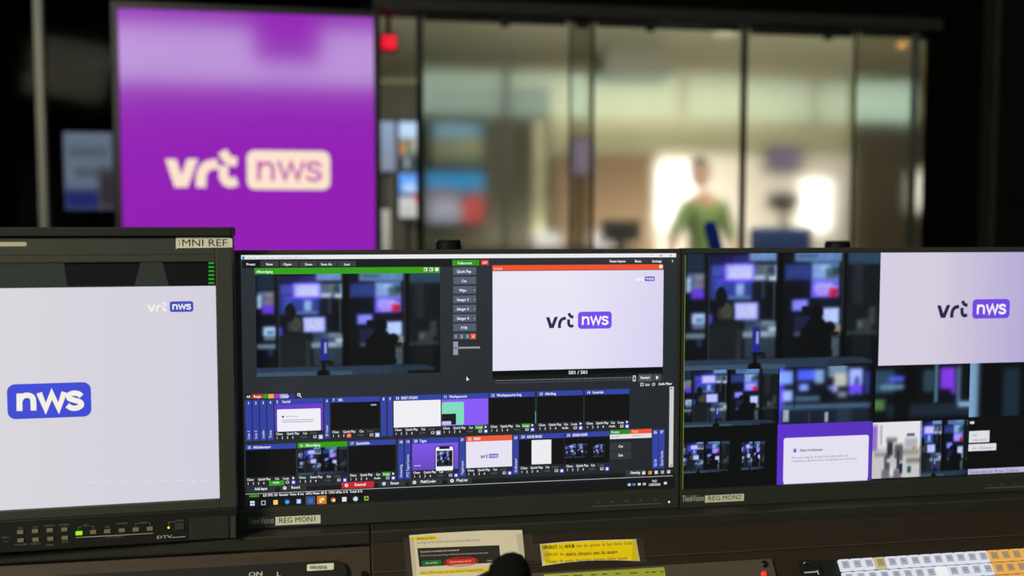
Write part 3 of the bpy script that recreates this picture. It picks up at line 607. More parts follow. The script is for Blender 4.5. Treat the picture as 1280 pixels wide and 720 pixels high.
# ---------- right monitor
PR = Plane(P(1115, 470, YM+.002), (math.cos(.004), math.sin(.004), 0), (0, 0, 1))
mon2 = thing('computer_monitor', 'black desktop monitor at the right showing the wall of studio camera pictures, sticker REG MON2', 'monitor', PR.matrix())
RX0 = PR.uv(850.5, 470)[0]; RX1 = RX0+(X1-X0); RY1 = PR.uv(1115, 309.4)[1]; RY0 = PR.uv(1115, 621)[1]
RS0 = PR.uv(854, 470)[0]; RS1 = RX1-(RS0-RX0); RSY1 = PR.uv(1115, 315.8)[1]; RSY0 = PR.uv(1115, 599)[1]
monitor_shell(mon2, RX0, RX1, RY0, RY1, RS0, RS1, RSY0, RSY1)
stand(mon2, (RX0+RX1)/2, ZSHELF-PR.O.z+.0002)
c = Canvas(PR)
c.mb.rect(RS0, RSY0, RS1, RSY1, (10, 11, 13), 0)
uA = PR.uv(1101, 317)[0]; vM = PR.uv(853, 463.5)[1]; u1 = RS1; uw = (RS1-RS0)
c.mb.grid(RS0+.0006, vM, uA, RSY1, 150, 88, STUDIO, c.z(1))
c.mb.grid(uA, PR.uv(1095.5, 458.2)[1], u1-.002, RSY1, 24, 14, lambda u, v: (214-60*max(0, u-.28), 206-66*max(0, u-.28), 226-14*u), c.z(1))
c.logo(1171.5, 374.8, 1261.6, 397.6, (42, 36, 76), (112, 72, 224), (244, 240, 252), 2)
vB = PR.uv(852, 534.5)[1]; q4 = uw/4
bx = [PR.uv(852, 500)[0], PR.uv(973.5, 500)[0], PR.uv(1094, 500)[0], PR.uv(1211.5, 500)[0], RS1-.002]
c.mb.grid(bx[0], vB, bx[1]-.0008, vM, 110, 62, STUDIO, c.z(1.1))
c.mb.grid(bx[1]+.0005, vB-.001, bx[2], vM+.001, 90, 54, STUDIO_B, c.z(1.1))
c.mb.grid(bx[2], vB, bx[3], vM, 70, 44, STUDIO_C, c.z(1.1))
c.mb.grid(bx[3], vB, bx[4], vM, 60, 40, STUDIO_D, c.z(1.1))
c.grid(851, 553.5, 911.5, 589.2, 80, 44, STUDIO, 2); c.grid(927, 552.6, 955.6, 586, 40, 40, STUDIO, 2)
a0 = PR.uv(972, 532)
c.mb.grid(a0[0], RSY0, PR.uv(1090, 540)[0], vB-.0006, 12, 8, lambda u, v: (92-6*u+4*v, 50, 204-18*u), c.z(2))
c.rrect(979.6, 547.6, 1084.6, 598.4, 2.6, (228, 224, 240), 3)
c.mb.rect(PR.uv(979.6, 590)[0], RSY0+.0003, PR.uv(1084.2, 590)[0], PR.uv(1030, 570)[1], (228, 224, 240), c.z(3.3))
c.disc(993.4, 563, 3, (200, 196, 232), 4); c.disc(993.4, 562, 1.2, (70, 60, 190), 5); c.rect(991.8, 563.4, 995, 565, (70, 60, 190), 5)
c.text('Naam Familienaam', 999.6, 564.4, 1028, 3.2, (96, 92, 120), 4, .1)
c.text('Dit is een vraag die de kijker kan stellen tijdens de', 989.6, 573.4, 1059.6, 2.6, (120, 116, 138), 4)
c.text('uitzending en die hun worden voorgelezen door het studio', 989.4, 577.6, 1071, 2.6, (120, 116, 138), 4)
c.grid(1091, 528.4, 1150.4, 595.6, 60, 60, WHITEPIC, 2); c.grid(1150.4, 526.6, 1208.4, 593.2, 60, 56, lambda u, v: STUDIO(.14+.72*u, v), 2)
c.rrect(1212.4, 526.8, 1217.6, 529.8, 1, (215, 215, 220), 2)
c.rrect(1211.4, 539, 1236.4, 552.4, .6, (222, 222, 228), 2); c.text('VRT', 1215, 545.8, 1221.4, 3.2, (110, 110, 190), 3); c.text('TWEEDE REGEL', 1214.6, 551.4, 1233.4, 2.2, (110, 110, 120), 3)
c.rrect(1210.6, 555.4, 1245, 562.6, .6, (222, 222, 228), 2); c.text('Live', 1215, 561.6, 1220.6, 3, (110, 110, 120), 3); c.text('Antwerpen', 1224, 561.2, 1241.6, 3, (96, 80, 190), 3)
c.rect(1210, 586.6, 1340, 586.9, (190, 182, 214), 2); c.text('Eindredactie Bram Callens', 1212, 592.2, 1273.6, 4, (92, 80, 150), 3)
c.mb.rect(RS0+.0004, RSY0, RS0+.0014, RSY1-.002, (112, 134, 14), c.z(4))
c.build('screen', M_SCREEN, mon2)
mark(PR, mon2, 'wordmark', M_WORD, lambda q: q.text('ThinkVision', 851.5, 626.4, 879, 7.6, (150, 150, 140), 0, .1))
st = mark(PR, mon2, 'label_sticker', M_STICK, lambda q: q.rect(880, 618.6, 928.6, 625, (230, 230, 210), 0)); st['label'] = 'cream sticker reading REG MON2'
mark(PR, st, 'lettering', M_INK, lambda q: q.text('REG MON2', 883.6, 625, 925.4, 5.4, (20, 20, 20), 1))
def icons2(q):
    for i in range(5):
        x = 1235+i*16; y = 605.6-i*.7; q.line(((x-2, y), (x+2, y)), .5, (130, 120, 90), 0)
    q.line(((1229, 609.4), (1310, 606)), .7, (150, 130, 80), 0)
mark(PR, mon2, 'button_icons', M_MARK, icons2)

# ---------- left broadcast monitor
aL = math.radians(2.4)
_dR = ray(294, 480); oL = C0+_dR*(1.098)
PL = Plane(oL, (math.cos(aL), math.sin(aL), 0), (0, 0, 1))
lm = thing('broadcast_monitor', 'large grey metal broadcast monitor at the left showing a white picture, sticker OMNI REF', 'monitor', PL.matrix())
LW = .47
lx1 = PL.uv(293.5, 480)[0]; lx0 = lx1-LW; ly1 = PL.uv(292, 284)[1]; ly0 = PL.uv(300, 671.5)[1]
sx1 = PL.uv(272.5, 480)[0]; sx0 = sx1-.43; sy1 = PL.uv(271, 327)[1]; sy0 = PL.uv(277, 622.5)[1]
yh = PL.uv(292, 295)[1]; yl = PL.uv(299, 633)[1]
m = MB(); m.frame(lx0, lx1, yl, yh, sx0, sx1, sy0, sy1, -.03, .004, bev=.0012); m.build('bezel', M_BEZEL2, lm)
m = MB(); m.box(lx0, lx1, yh, ly1, -.05, .009, bev=.001); m.build('hood', M_BEZEL_D, lm)
m = MB(); m.box(lx0+.004, lx1-.004, ly0+.004, yh-.0005, -.085, -.031, bev=.004); m.build('rear_housing', M_BLACK, lm)
m = MB(); m.box(sx0, sx1, PL.uv(271, 317.6)[1]-.0002, PL.uv(271, 317.6)[1]+.0003, .0041, .0043); m.build('bezel_groove', M_BLACK, lm)
cs = MB(); cs.box(lx0, lx1, ly0, yl-.0006, -.03, .0025, bev=.001); strip_o = cs.build('control_strip', M_STRIPE, lm)
c = Canvas(PL)
c.mb.rect(sx0, sy0, sx1, sy1, (42, 48, 42), 0)
vb = PL.uv(270, 357.2)[1]
c.quad(((80, 328.5), (176, 327.2), (168, 357), (84, 357.6)), (7, 8, 9), 1); c.quad(((203, 327), (262, 327), (262, 357), (211, 357.2)), (7, 8, 9), 1)  # grey-green band and black trapezoids: a glass reflection painted into the picture
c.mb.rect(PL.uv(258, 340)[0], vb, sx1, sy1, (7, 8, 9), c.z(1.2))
c.mb.grid(sx0, sy0, sx1-.0005, vb, 24, 12, lambda u, v: (222-10*u, 221-14*u, 222-2*u+4*max(0, u-.5)), c.z(1))
for i in range(6): c.rect(260.6, 327.6+i*5, 267.8, 330+i*5, (40, 150, 40), 2)
c.logo(184.2, 377.2, 241.8, 389.6, (242, 241, 234), (70, 78, 186), (250, 250, 245), 2)
c.logo(8.4, 480.6, 114.6, 520.4, W_, (64, 76, 212), (244, 240, 226), 2, part='badge')
for x in (98, 116, 138, 156, 186, 204, 224, 240, 258): c.rect(x-3, 604.6-.02*x, x+4, 606-.02*x, (224, 222, 226), 2)
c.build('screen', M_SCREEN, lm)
q = MB(); a = PL.uv(-40, 308); b = PL.uv(35, 302.4); q.rrect(a[0]-.03, a[1], b[0], b[1], abs(b[1]-a[1])*.49, (0, 0, 0), .0044); q.build('tally_lamp', M_TALLY, lm)
def stk(q):
    q.quad(((220.6, 296.4), (287, 295.9), (290.8, 299.5), (291, 309.2), (222.4, 310), (220.4, 311.6)), (230, 230, 210), 1)
st = mark(PL, lm, 'label_sticker', M_STICK, stk, .0044); st['label'] = 'peeling cream sticker reading OMNI REF'
def om(q):
    q.line(((223.4, 300), (225, 302), (225.4, 304.5), (224.6, 307.4)), .8, (20, 20, 20), 2, True); q.text('MNI REF', 227.4, 307.8, 285, 8.6, (20, 20, 20), 2)
mark(PL, st, 'lettering', M_INK, om, .0044)
btn = [(26.5,664),(45,662.7),(63.2,661.7),(81.4,660.8),(117.4,664),(135,663),(153,661.8),(170.4,660.8),(188,659.8),(27,674.4),(45.6,673.4),(64,672.3),(82,671.2)]
zs = .0026
def button(x, y, w, h, m, name='button', d=.0012):
    a = PL.uv(x-w/2, y+h/2); b = PL.uv(x+w/2, y-h/2); q = MB(); q.box(min(a[0], b[0]), max(a[0], b[0]), a[1], b[1], zs-.0005, zs+d, bev=.0003); return q.build(name, m, strip_o)
for x, y in btn: button(x, y, 7.6, 5, M_BTN)
button(99.6, 665.4, 8, 5.2, M_GREEN)['label'] = 'lit green button'
button(225, 657, 11.4, 9, M_BEZEL2, 'power_button')
mark(PL, strip_o, 'indicator_light', M_YELLED, lambda q: q.disc(211.2, 658.6, 1.3, (255, 255, 0), 1), zs)
def silk(q):
    K = (130, 130, 120)
    for t, x0, x1, y in (('VOL', 23, 30, 660.4), ('H/V', 42, 49, 659), ('MARKER', 56, 69.6, 657.6), ('SCREEN', 74, 88, 656.6), ('MENU', 3, 13, 672.2), ('VOLUME', 19, 35, 681.4), ('ASPECT', 38.6, 52, 680), ('MODE', 58.4, 68.6, 681.8), ('BLUE', 78.6, 86, 677.4), ('SDI', 132, 138, 659), ('COMPONENT', 146, 160, 655), ('INPUT SELECT', 133, 156, 671.8), ('SDI', 105, 111, 657), ('VIDEO', 174.6, 185, 653.8), ('POWER', 222, 230, 651), ):
        q.text(t, x0, y, x1, 2.2, K, 0)
    for pts in (((98.6, 662), (98.6, 657.6), (103, 657.4)), ((113, 656.8), (117.4, 656.6), (117.4, 661)), ((170, 658), (170, 653.6), (173.6, 653.4)), ((186, 652.6), (188, 652.4), (188, 657)), ((211.2, 656), (211.2, 651.6), (221, 651)), ((5, 676), (12, 675.6))):
        q.line(pts, .5, K, 0)
mark(PL, strip_o, 'button_lettering', M_MARK, silk, zs+.0001)
def silk2(q):
    q.line(((96, 671), (192, 665.6)), .6, (200, 200, 190), 0)
    q.line(((215, 671), (232, 669.8)), .7, (200, 200, 190), 0); q.text('DTV', 196.4, 672.6, 215.4, 3.6, (200, 200, 190), 0, .2)
mark(PL, strip_o, 'white_wordmark', M_MARKW, silk2, zs+.0001)
g0 = PL.uv(240, 672.4); g1 = PL.uv(284.6, 644.6); q = MB()
nx, ny = 20, 13; gx = (g1[0]-g0[0])/nx; gy = (g1[1]-g0[1])/ny
q.frame(g0[0]-gx, g1[0]+gx*.3, g0[1]-gy*.3, g1[1]+gy*.3, g0[0], g1[0], g0[1], g1[1], zs-.0004, zs+.0006)
for i in range(nx+1): q.rect(g0[0]+i*gx-gx*.22, g0[1], g0[0]+i*gx+gx*.22, g1[1], (0, 0, 0), zs+.0003)
for j in range(ny+1): q.rect(g0[0], g0[1]+j*gy-gy*.22, g1[0], g0[1]+j*gy+gy*.22, (0, 0, 0), zs+.0003)
q.build('speaker_grille', M_BEZEL2, strip_o)
button(292, 657, 6, 27, M_BEZEL2, 'side_latch', .004)
# feet of the broadcast monitor down to the shelf
for x in (lx0+.05, lx1-.05):
    m = MB(); m.box(x-.02, x+.02, ZSHELF-PL.O.z+.0002, ly0+.006, -.075, -.035, bev=.002); m.build('foot_pad', M_BLACK, lm)

# ================================================================== CONSOLE
YE = 1.128
PI4 = math.radians(52)
XL, XR = -1.3, 1.6
seam_x = P(463, 665, YE).x
ZF = ZSHELF-.0125
PQ = Plane((0, YE-.0035, ZF), (1, 0, 0), (0, math.cos(PI4), math.sin(PI4)))
SLOPE = .24
con = thing('control_desk', 'dark brown control room desk carrying the row of monitors', 'desk', Matrix.Translation((0, YE, 0)))
def cbox(name, x0, x1, y0, y1, z0, z1, m, bev=.002):
    q = MB(); q.box(x0, x1, y0-YE, y1-YE, z0, z1, bev=bev); return q.build(name, m, con)
cbox('shelf_board', XL, seam_x-.0006, YE, YE+.62, ZSHELF-.016, ZSHELF, M_SHELF)
cbox('shelf_board', seam_x+.0006, XR, YE, YE+.62, ZSHELF-.016, ZSHELF, M_SHELF)
def slope_part(name, x0, x1, v0, v1, h0, h1, m, bev=.001, parent=None):
    q = MB(); q.box(x0, x1, v0, v1, h0, h1, bev=bev); o = q.build(name, m, parent or con)
    if parent is None: o.matrix_parent_inverse = con.matrix_world.inverted(); o.matrix_world = PQ.matrix()
    return o
bpy.context.view_layer.update()
v_seam = PQ.uv(1060, 681)[1]
slope_part('fascia_panel', seam_x+.0008, XR, v_seam, -.0005, -.018, 0, M_WOOD)
slope_part('fascia_edge', seam_x+.0008, XR, v_seam-.0009, v_seam, -.018, .0004, M_SEAM, .0002)
slope_part('instrument_panel', seam_x+.0008, XR, -SLOPE, v_seam-.001, -.018, -.0005, M_WOOD)
slope_part('instrument_panel', XL, seam_x-.0008, -SLOPE, -.004, -.018, -.001, M_WOODL)
front_z = (PQ.O-PQ.V*SLOPE).z; front_y = (PQ.O-PQ.V*SLOPE).y
cbox('worktop', XL, XR, front_y-.16, front_y+.03, front_z-.034, front_z-.006, M_SHELF)
cbox('front_panel', XL+.02, XR-.02, front_y+.04, front_y+.06, 0, front_z-.036, M_WOOD)
cbox('side_panel', XL, XL+.018, front_y+.065, YE+.6, 0, ZSHELF-.018, M_WOOD)
cbox('side_panel', XR-.018, XR, front_y+.065, YE+.6, 0, ZSHELF-.018, M_WOOD)

# flat things lying on the slope
def slope_thing(name, label, cat, px, py, h=0, group=None):
    u, v = PQ.uv(px, py); M = PQ.matrix() @ Matrix.Translation((u, v, h))
    t = thing(name, label, cat, M, group); pl = Plane(PQ.O+PQ.U*u+PQ.V*v+PQ.N*h, PQ.U, PQ.V); return t, pl
def flat_quad(pl, parent, name, m, pts, h0, h1=None):
    bm = bmesh.new(); h1 = h0+.0003 if h1 is None else h1
    a = [pl.uv(*p) for p in pts][::-1]
    lo = [bm.verts.new((x, y, h0)) for x, y in a]; hi = [bm.verts.new((x, y, h1)) for x, y in a]
    bm.faces.new(hi); bm.faces.new(lo[::-1])
    for i in range(len(a)): j = (i+1) % len(a); bm.faces.new((lo[i], lo[j], hi[j], hi[i]))
    q = MB(); q.add(bm, (226, 216, 194)); return q.build(name, m, parent)
# instruction sheet
t, pl = slope_thing('instruction_sheet', 'white paper instruction sheet with a screenshot taped to the desk front', 'paper', 582, 693, .0006)
c = Canvas(pl, .00006)
sh = [(511.4, 669.2), (585, 663.4), (652.6, 662.6), (655.4, 690), (657.6, 722), (659.4, 752), (522, 756), (516, 720)]
fq = flat_quad(pl, t, 'sheet', M_PRINT, sh, 0, .0003)
c.z = lambda k: .00032+.00006*k
def tl(x): return 670.6-(x-511)*.045
c.quad(((513.8, 671.8), (545.6, 669.6), (546.2, 675), (514.4, 676)), (242, 216, 40), 1); c.text('Sluiten project', 521, 675, 544.4, 3, (120, 104, 30), 2, .1, 673.2)
c.text('Je krijgt bij het sluiten van een project deze popup:', 521.4, 680, 600.6, 3, (125, 120, 112), 1, 0, 676)
c.quad(((521.6, 685.4), (624, 681.6), (626, 703), (524.2, 708.8)), (48, 45, 42), 1)
c.text('Do you want to save changes to the current preset?', 525.4, 691, 574, 2.4, (225, 220, 210), 2, .06, 688.6)
c.text('If you do not save, any changes will be lost since the preset was last saved', 525.6, 695.8, 610, 2.2, (200, 195, 185), 2, 0, 692)
c.quad(((527, 701.4), (551.4, 700), (552, 706.4), (527.6, 707.8)), (34, 118, 52), 2); c.text('Save and Exit', 532, 705.2, 547, 2.2, (225, 240, 225), 3, .05, 704.2)
c.quad(((558, 699.8), (594, 698.2), (594.8, 704.6), (558.6, 706.4)), (218, 56, 42), 2); c.text('Discard changes and exit', 562.6, 703.8, 589, 2.2, (250, 215, 205), 3, .05, 702.2)
a = pl.uv(576, 702.4); b = pl.uv(597, 695.2); c.mb.ring(a[0], a[1], abs(b[0]-a[0]), abs(b[1]-a[1]), .0009, (214, 40, 34), c.z(3))
c.text('Cancel', 608.6, 702, 615, 2.2, (225, 220, 210), 2)
c.quad(((524, 714.6), (614, 709.6), (614.6, 714.4), (524.6, 718.6)), (242, 216, 40), 1); c.text('SELECTEER steeds rode knop Discard changes and exit', 526, 718, 604, 2.8, (110, 94, 20), 2, 0, 713.4)
c.build('printing', M_PRINT, t)
flat_quad(pl, t, 'clear_tape', M_TAPE, [(503.6, 673), (517, 671.6), (521, 720), (509, 722)], .0004, .00048)
flat_quad(pl, t, 'clear_tape', M_TAPE, [(645, 668), (665, 667), (668, 700), (650, 702)], .00042, .0005)
# yellow note
t, pl = slope_thing('warning_note', 'yellow paper warning note with black lettering taped to the desk front', 'paper', 737, 690, .0006)
flat_quad(pl, t, 'sheet', M_PRINT, [(674.6, 680.2), (705, 677.4), (735, 675.6), (795, 674), (800, 701.4), (770, 700.4), (735, 701), (705, 703.6), (678, 707.6)], 0, .0003)
c = Canvas(pl); c.z = lambda k: .00032+.00006*k
c.quad(((676.2, 681.2), (705, 678.6), (735, 676.8), (793.8, 675), (798.4, 700.6), (770, 699.4), (735, 700), (705, 702.6), (681, 706.2)), (252, 222, 12), 1)
KY = (92, 84, 20)
def rowtext(seq, x, y, sl_, cap):
    for t_, w, col, bd in seq:
        c.text(t_, x, y+(x-678)*sl_, x+w, cap, col, 2, bd, y+(x+w-678)*sl_); x += w+2.2
rowtext((('OPGELET', 18.6, (54, 50, 18), .25), ('bij', 5, KY, 0), ('ADLIB', 12.4, (54, 50, 18), .25), ('met', 7, KY, 0), ('de', 5, KY, 0), ('sponsor', 13.6, (214, 110, 30), .1), ('in', 3.6, KY, 0), ('het', 6.4, KY, 0), ('kleine', 11, KY, 0), ('kader:', 11.6, KY, 0)), 678, 686.6, -.052, 4)
rowtext((('GEBRUIK', 17.6, KY, 0), ('de', 5.4, KY, 0), ('aparte', 13, KY, .1), ('dempers', 17, KY, .1), ('van', 7.6, KY, .1), ('de', 5, KY, .1), ('sponsor', 14, KY, .1)), 679.8, 695.6, -.046, 3.8)
c.line(((706.6, 695), (768, 691.6)), .5, KY, 2)
rowtext((('Wijzigen', 15.6, KY, 0), ('de', 5, KY, 0), ('audio', 11, KY, 0), ('kleurcodes', 20, KY, 0), ('dempers', 15, KY, 0), ('(dicht', 10.6, KY, 0), ('doen)!', 12.6, KY, 0)), 681.6, 704, -.044, 3.6)
c.build('printing', M_PRINT, t)
flat_quad(pl, t, 'clear_tape', M_TAPE, [(791, 672.6), (803.6, 673.6), (808, 703.6), (790, 705)], .0004, .00048)
flat_quad(pl, t, 'clear_tape', M_TAPE, [(661, 680), (683, 680), (688, 700), (668, 702)], .00042, .0005)

# black device with barcode, lower left
t, pl = slope_thing('rack_unit', 'black rounded equipment panel with a barcode sticker at lower left of the desk', 'equipment', 360, 735, 0)
q = MB(); a = pl.uv(433, 701.5); b = pl.uv(300, 752)
q2 = MB(); q2.rrect(a[0]-.62, b[1]-.03, a[0], a[1], .014, (0, 0, 0), 0); bm = bmesh.new()
vs = [bm.verts.new((p[0], p[1], 0)) for p in q2.v]; f = bm.faces.new(vs); r = bmesh.ops.extrude_face_region(bm, geom=[f])
for e in r['geom']:
    if isinstance(e, bmesh.types.BMVert): e.co.z = .006
bmesh.ops.recalc_face_normals(bm, faces=bm.faces[:]); q.add(bm); q.build('housing', M_BLACK, t)
st = mark(pl, t, 'barcode_sticker', M_STICK, lambda q: q.rrect(384, 707.8, 417.4, 714.2, 1.4, (230, 230, 210), 0), .0062); st['label'] = 'cream sticker with barcode'
def bars(q):
    x = 388
    while x < 409: w = random.choice((.5, .5, .9)); q.rect(x, 709.6, x+w, 713.4, (20, 20, 20), 1); x += w+random.choice((.5, .8))
mark(pl, st, 'barcode', M_INK, bars, .0062)
mark(pl, t, 'white_marking', M_MARKW, lambda q: (q.text('ON', 311, 723, 329, 5.4, (220, 220, 210), 0, .3), q.text('L', 346, 722.6, 351, 5.4, (220, 220, 210), 0, .3)), .0062)
q = MB(); a = PQ.uv(455.5, 718); q.cyl((a[0], a[1], -.0008), (a[0], a[1], .002), .0045, .0035, 18); o = q.build('machine_screw', M_SCREW, None, PQ.matrix()); prop(o, 'small dark screw in the brown panel left of the desk joint', 'screw')

# LCD device in the middle
t, pl = slope_thing('display_unit', 'taupe equipment panel with a yellow green LCD strip below the yellow note', 'equipment', 760, 735, 0)
a = pl.uv(665, 715.4); b = pl.uv(964, 701); q = MB(); q.box(a[0], b[0], a[1]-.07, (a[1]+b[1])/2, 0, .004, bev=.0012); q.build('faceplate', M_PANELG, t)
o = mark(pl, t, 'lcd_strip', mat('lcd_green', (160, 165, 60), .3, .4, emit=((150, 158, 50), .18)), lambda q: q.rect(679, 719.4, 834.6, 740, (0, 0, 0), 0), .0043); o['label'] = 'yellow green LCD'
def lcd(q):
    for x, w in ((700, 9), (716, 11), (738, 6), (752, 6), (768, 6), (786, 10), (806, 4), (813, 6), (824, 4)): q.line(((x, 721.6-(x-700)*.043), (x+w, 721.6-(x+w-700)*.043)), 1.0, (30, 40, 10), 0)
mark(pl, o, 'lcd_symbols', M_INK, lcd, .0045)
def screw(pl, parent, px, py, h0, r=.0042):
    u, v = pl.uv(px, py); q = MB(); q.lathe([(r, h0), (r, h0+.0012), (r*.72, h0+.0022), (r*.5, h0+.0012), (r*.1, h0+.001)], 18, Matrix.Translation((u, v, 0))); o = q.build('screw', M_SCREW, parent, smooth=False)
    q = MB(); q.box(u-r*.45, u+r*.45, v-r*.1, v+r*.1, h0+.0011, h0+.0019); q.box(u-r*.1, u+r*.1, v-r*.45, v+r*.45, h0+.0011, h0+.0019); q.build('screw_slot', M_STEEL, o)
screw(pl, t, 954.4, 706.6, .004)
u, v = pl.uv(953, 719.4); q = MB(); q.lathe([(.0036, .004), (.0036, .007), (.002, .0085)], 16, Matrix.Translation((u, v, 0))); q.build('red_indicator', M_RED, t)
# key unit at the right
t, pl = slope_thing('key_panel', 'black key panel with rows of white and orange lit keys at the right', 'equipment', 1160, 720, 0)
a = pl.uv(1022, 698.6); b = pl.uv(1300, 686.6); vt = (a[1]+b[1])/2
q = MB(); q.box(a[0], a[0]+.42, vt-.075, vt, 0, .0025, bev=.001); q.build('faceplate', M_BLACK, t)
e0 = pl.uv(997.6, 700)[0]; q = MB(); q.box(e0, a[0]-.0006, vt-.075, vt-.001, 0, .005, bev=.0015); side = q.build('mounting_ear', M_BLACK, t)
screw(pl, side, 1006, 705, .005)
mark(pl, side, 'white_marking', M_MARKW, lambda q: (q.line(((1003.4, 717.6), (1020, 716.2)), 1.6, (220, 220, 210), 0), q.line(((1019.6, 714.4), (1021.2, 720)), 1.6, (220, 220, 210), 0)), .0052)
k0 = pl.uv(1044, 698.6); k1 = pl.uv(1058.6, 697.8); kw = k1[0]-k0[0]; kv = vt-.0022; kh = kw*1.02
def key(i, r):
    x = k0[0]+i*kw; y1 = kv-r*kh; y0 = y1-kh*.9; x1 = x+kw*.9
    beige = (r == 0 and i == 3); orange = i >= 13; hot = (r == 1 and i in (8,)); col = (206, 192, 150) if beige else (246, 182, 92) if orange else (255, 255, 255) if hot else (232, 238, 250)
    q = MB(); q.box(x, x1, y0, y1, .0025, .0085, col, bev=.0012)
    g = (182, 180, 190) if not (beige or orange) else (178, 150, 104)
    if hot: g = (255, 255, 255)
    q.rect(x+kw*.16, y0+kh*.18, x1-kw*.15, y1-kh*.18, g, .0086)
    if not hot: q.rect(x+kw*.3, y0+kh*.42, x1-kw*.3, y0+kh*.5, (140, 137, 145), .00865); q.rect(x+kw*.3, y0+kh*.58, x1-kw*.36, y0+kh*.64, (150, 147, 154), .00865)
    o = q.build('key', M_KEY, t)
    if beige: o['label'] = 'unlit beige key'  # unlit key, yet its colour is emitted like the lit ones
    elif orange: o['label'] = 'orange lit key'
    elif hot: o['label'] = 'brightest white key'
for r in range(4):
    for i in range(18): key(i, r)

# gooseneck microphone in front
mc = C0+ray(638, 715.5)*.93
tip = mc+Vector((.006, 0, .004))
bp = Vector((mc.x-.16, front_y-.1, front_z-.006))
mt = thing('gooseneck_microphone', 'gooseneck microphone with round black foam windscreen in front of the papers', 'microphone', Matrix.Translation(bp))
def toloc(p): return Vector(p)-bp
q = MB(); ax = Vector((.085, .02, .026)).normalized()
q.lathe([(.008, -.021), (.0145, -.0155), (.0182, -.006), (.0186, .002), (.0165, .0105), (.0115, .0162), (.004, .0188)], 26, Matrix.Translation(toloc(mc)) @ ax.to_track_quat('Z', 'Y').to_matrix().to_4x4()); q.build('foam_windscreen', M_FOAM, mt, smooth=True)
pts = []
A, B, Cc, D = mc-ax*.02, mc-ax*.12, bp+Vector((0, 0, .12)), bp+Vector((0, 0, .02))
for k in range(17):
    s = k/16; pts.append(toloc(A*(1-s)**3+B*3*s*(1-s)**2+Cc*3*s*s*(1-s)+D*s**3))
q = MB(); q.tube(pts[:5], .0105, 14); q.build('capsule_tube', M_BLACK, mt, smooth=True)
q = MB(); q.tube(pts[4:], .005, 12); q.build('gooseneck', M_BLACK, mt, smooth=True)
q = MB(); q.lathe([(.05, 0), (.05, .012), (.04, .02), (.012, .026)], 28); q.build('base', M_BLACK, mt, smooth=False)

# poles with caps behind the monitors
for px, pyt, lab in ((560.5, 299.6, 'black round pole cap rising behind the middle monitor'), (1046.5, 301, 'black round pole cap rising behind the right monitor')):
    Yp = 1.42; p = P(px, pyt, Yp)
    t = thing('monitor_pole', lab, 'pole', Matrix.Translation((p.x, Yp, ZSHELF)))
    h = p.z-ZSHELF; q = MB(); q.cyl((0, 0, .0003), (0, 0, h-.02), .016, n=20); q.build('pole', M_BLACK, t, smooth=False)
    q = MB(); q.lathe([(.018, h-.022), (.0192, h-.018), (.0192, h-.004), (.017, h)], 28); q.build('cap', M_SCREW, t)

# ================================================================== ROOM
def struct(name, m, *boxes, bev=0):
    q = MB()
    for b in boxes: q.box(*b, bev=bev)
    o = q.build(name, m); o['kind'] = 'structure'; return o
YG = 4.6; YFAR = 10.6; XW0, XW1 = -3.4, 8.7; YBK = -3.0; ZC1 = 3.5; NX1 = 8.6
xpart = P(468, 200, YG).x
struct('floor', M_FLOOR, (XW0-.1, NX1+.1, YBK-.1, YFAR+.1, -.1, 0))
struct('ceiling', M_CEILK, (XW0-.1, XW1+.1, YBK-.1, YG+.2, ZC1, ZC1+.1))
struct('wall_left', M_WALLK, (XW0-.1, XW0, YBK, YFAR, 0, ZC1))
xr0 = P(1240, 200, 3.3).x
struct('wall_right', M_WALLK, (XW1, XW1+.1, YBK, YG+.05, 0, ZC1))
# right: black return wall and panel
xg1 = P(1166, 150, YG).x
struct('wall_front', M_WALLK, (xg1, XW1, YG-.05, YG+.08, 0, ZC1))
xr0 = P(1240, 200, YG-.15).x
pw = thing('wall_panel', 'tall dark green black wall panel at the right edge', 'panel', Matrix.Translation((xr0, YG-.051, 0)))
q = MB(); q.box(.022, 1.2, -.1, 0, 0.001, 2.9, bev=.005); q.build('board', M_PILLAR, pw)
q = MB(); q.box(0, .021, -.105, 0, 0.001, 2.9, bev=.003); q.build('edge_strip', M_PEDGE, pw)
q = MB(); q.box(.3, .33, -.13, -.101, 1.15, 1.45, bev=.005); q.build('handle', M_BLACK, pw)
# header above the glass
zh = P(730, 33, YG).z
struct('wall_header', M_WALLK, (XW0, xg1, YG-.05, YG+.12, zh+.09, ZC1))
struct('trim_1', mat('rail_bronze', (34, 30, 25), .5, .3), (xpart, xg1, YG-.07, YG+.1, zh+.03, zh+.089), bev=.004)
# back wall with clerestory windows (seen as reflections)
D2 = 2*YG-YBK
zw1 = P(600, 88, D2).z; zw0 = P(600, 143, D2).z
xb = [-3.3, .45]+[P(x, 110, D2).x for x in (633, 855, 1024)]+[8.5]
struct('wall_back', M_WALLK, (XW0, XW1, YBK-.1, YBK, 0, zw0-.03), (XW0, XW1, YBK-.1, YBK, zw1+.03, ZC1))
for i in range(len(xb)-1):
    q = MB(); q.frame(xb[i], xb[i+1], zw0-.03, zw1+.03, xb[i]+.05, xb[i+1]-.05, zw0, zw1, -.03, .03)
    o = q.build('window_%d' % (i+1), M_TRIM, None, Plane((0, YBK-.04, 0), (-1, 0, 0), (0, 0, 1)).matrix() @ Matrix.Scale(-1, 4, (1, 0, 0))); o['kind'] = 'structure'
    q = MB(); q.box(xb[i]+.05, xb[i+1]-.05, zw0, zw1, -.01, 0); q.build('window_glass', M_WIN, o)

struct('hanging_dark_box', M_WALLK, (-.92, -.27, -2.9, -2.6, 2.88, ZC1-.001), bev=.08)  # unseen box added for the dark patch mirrored in the purple display
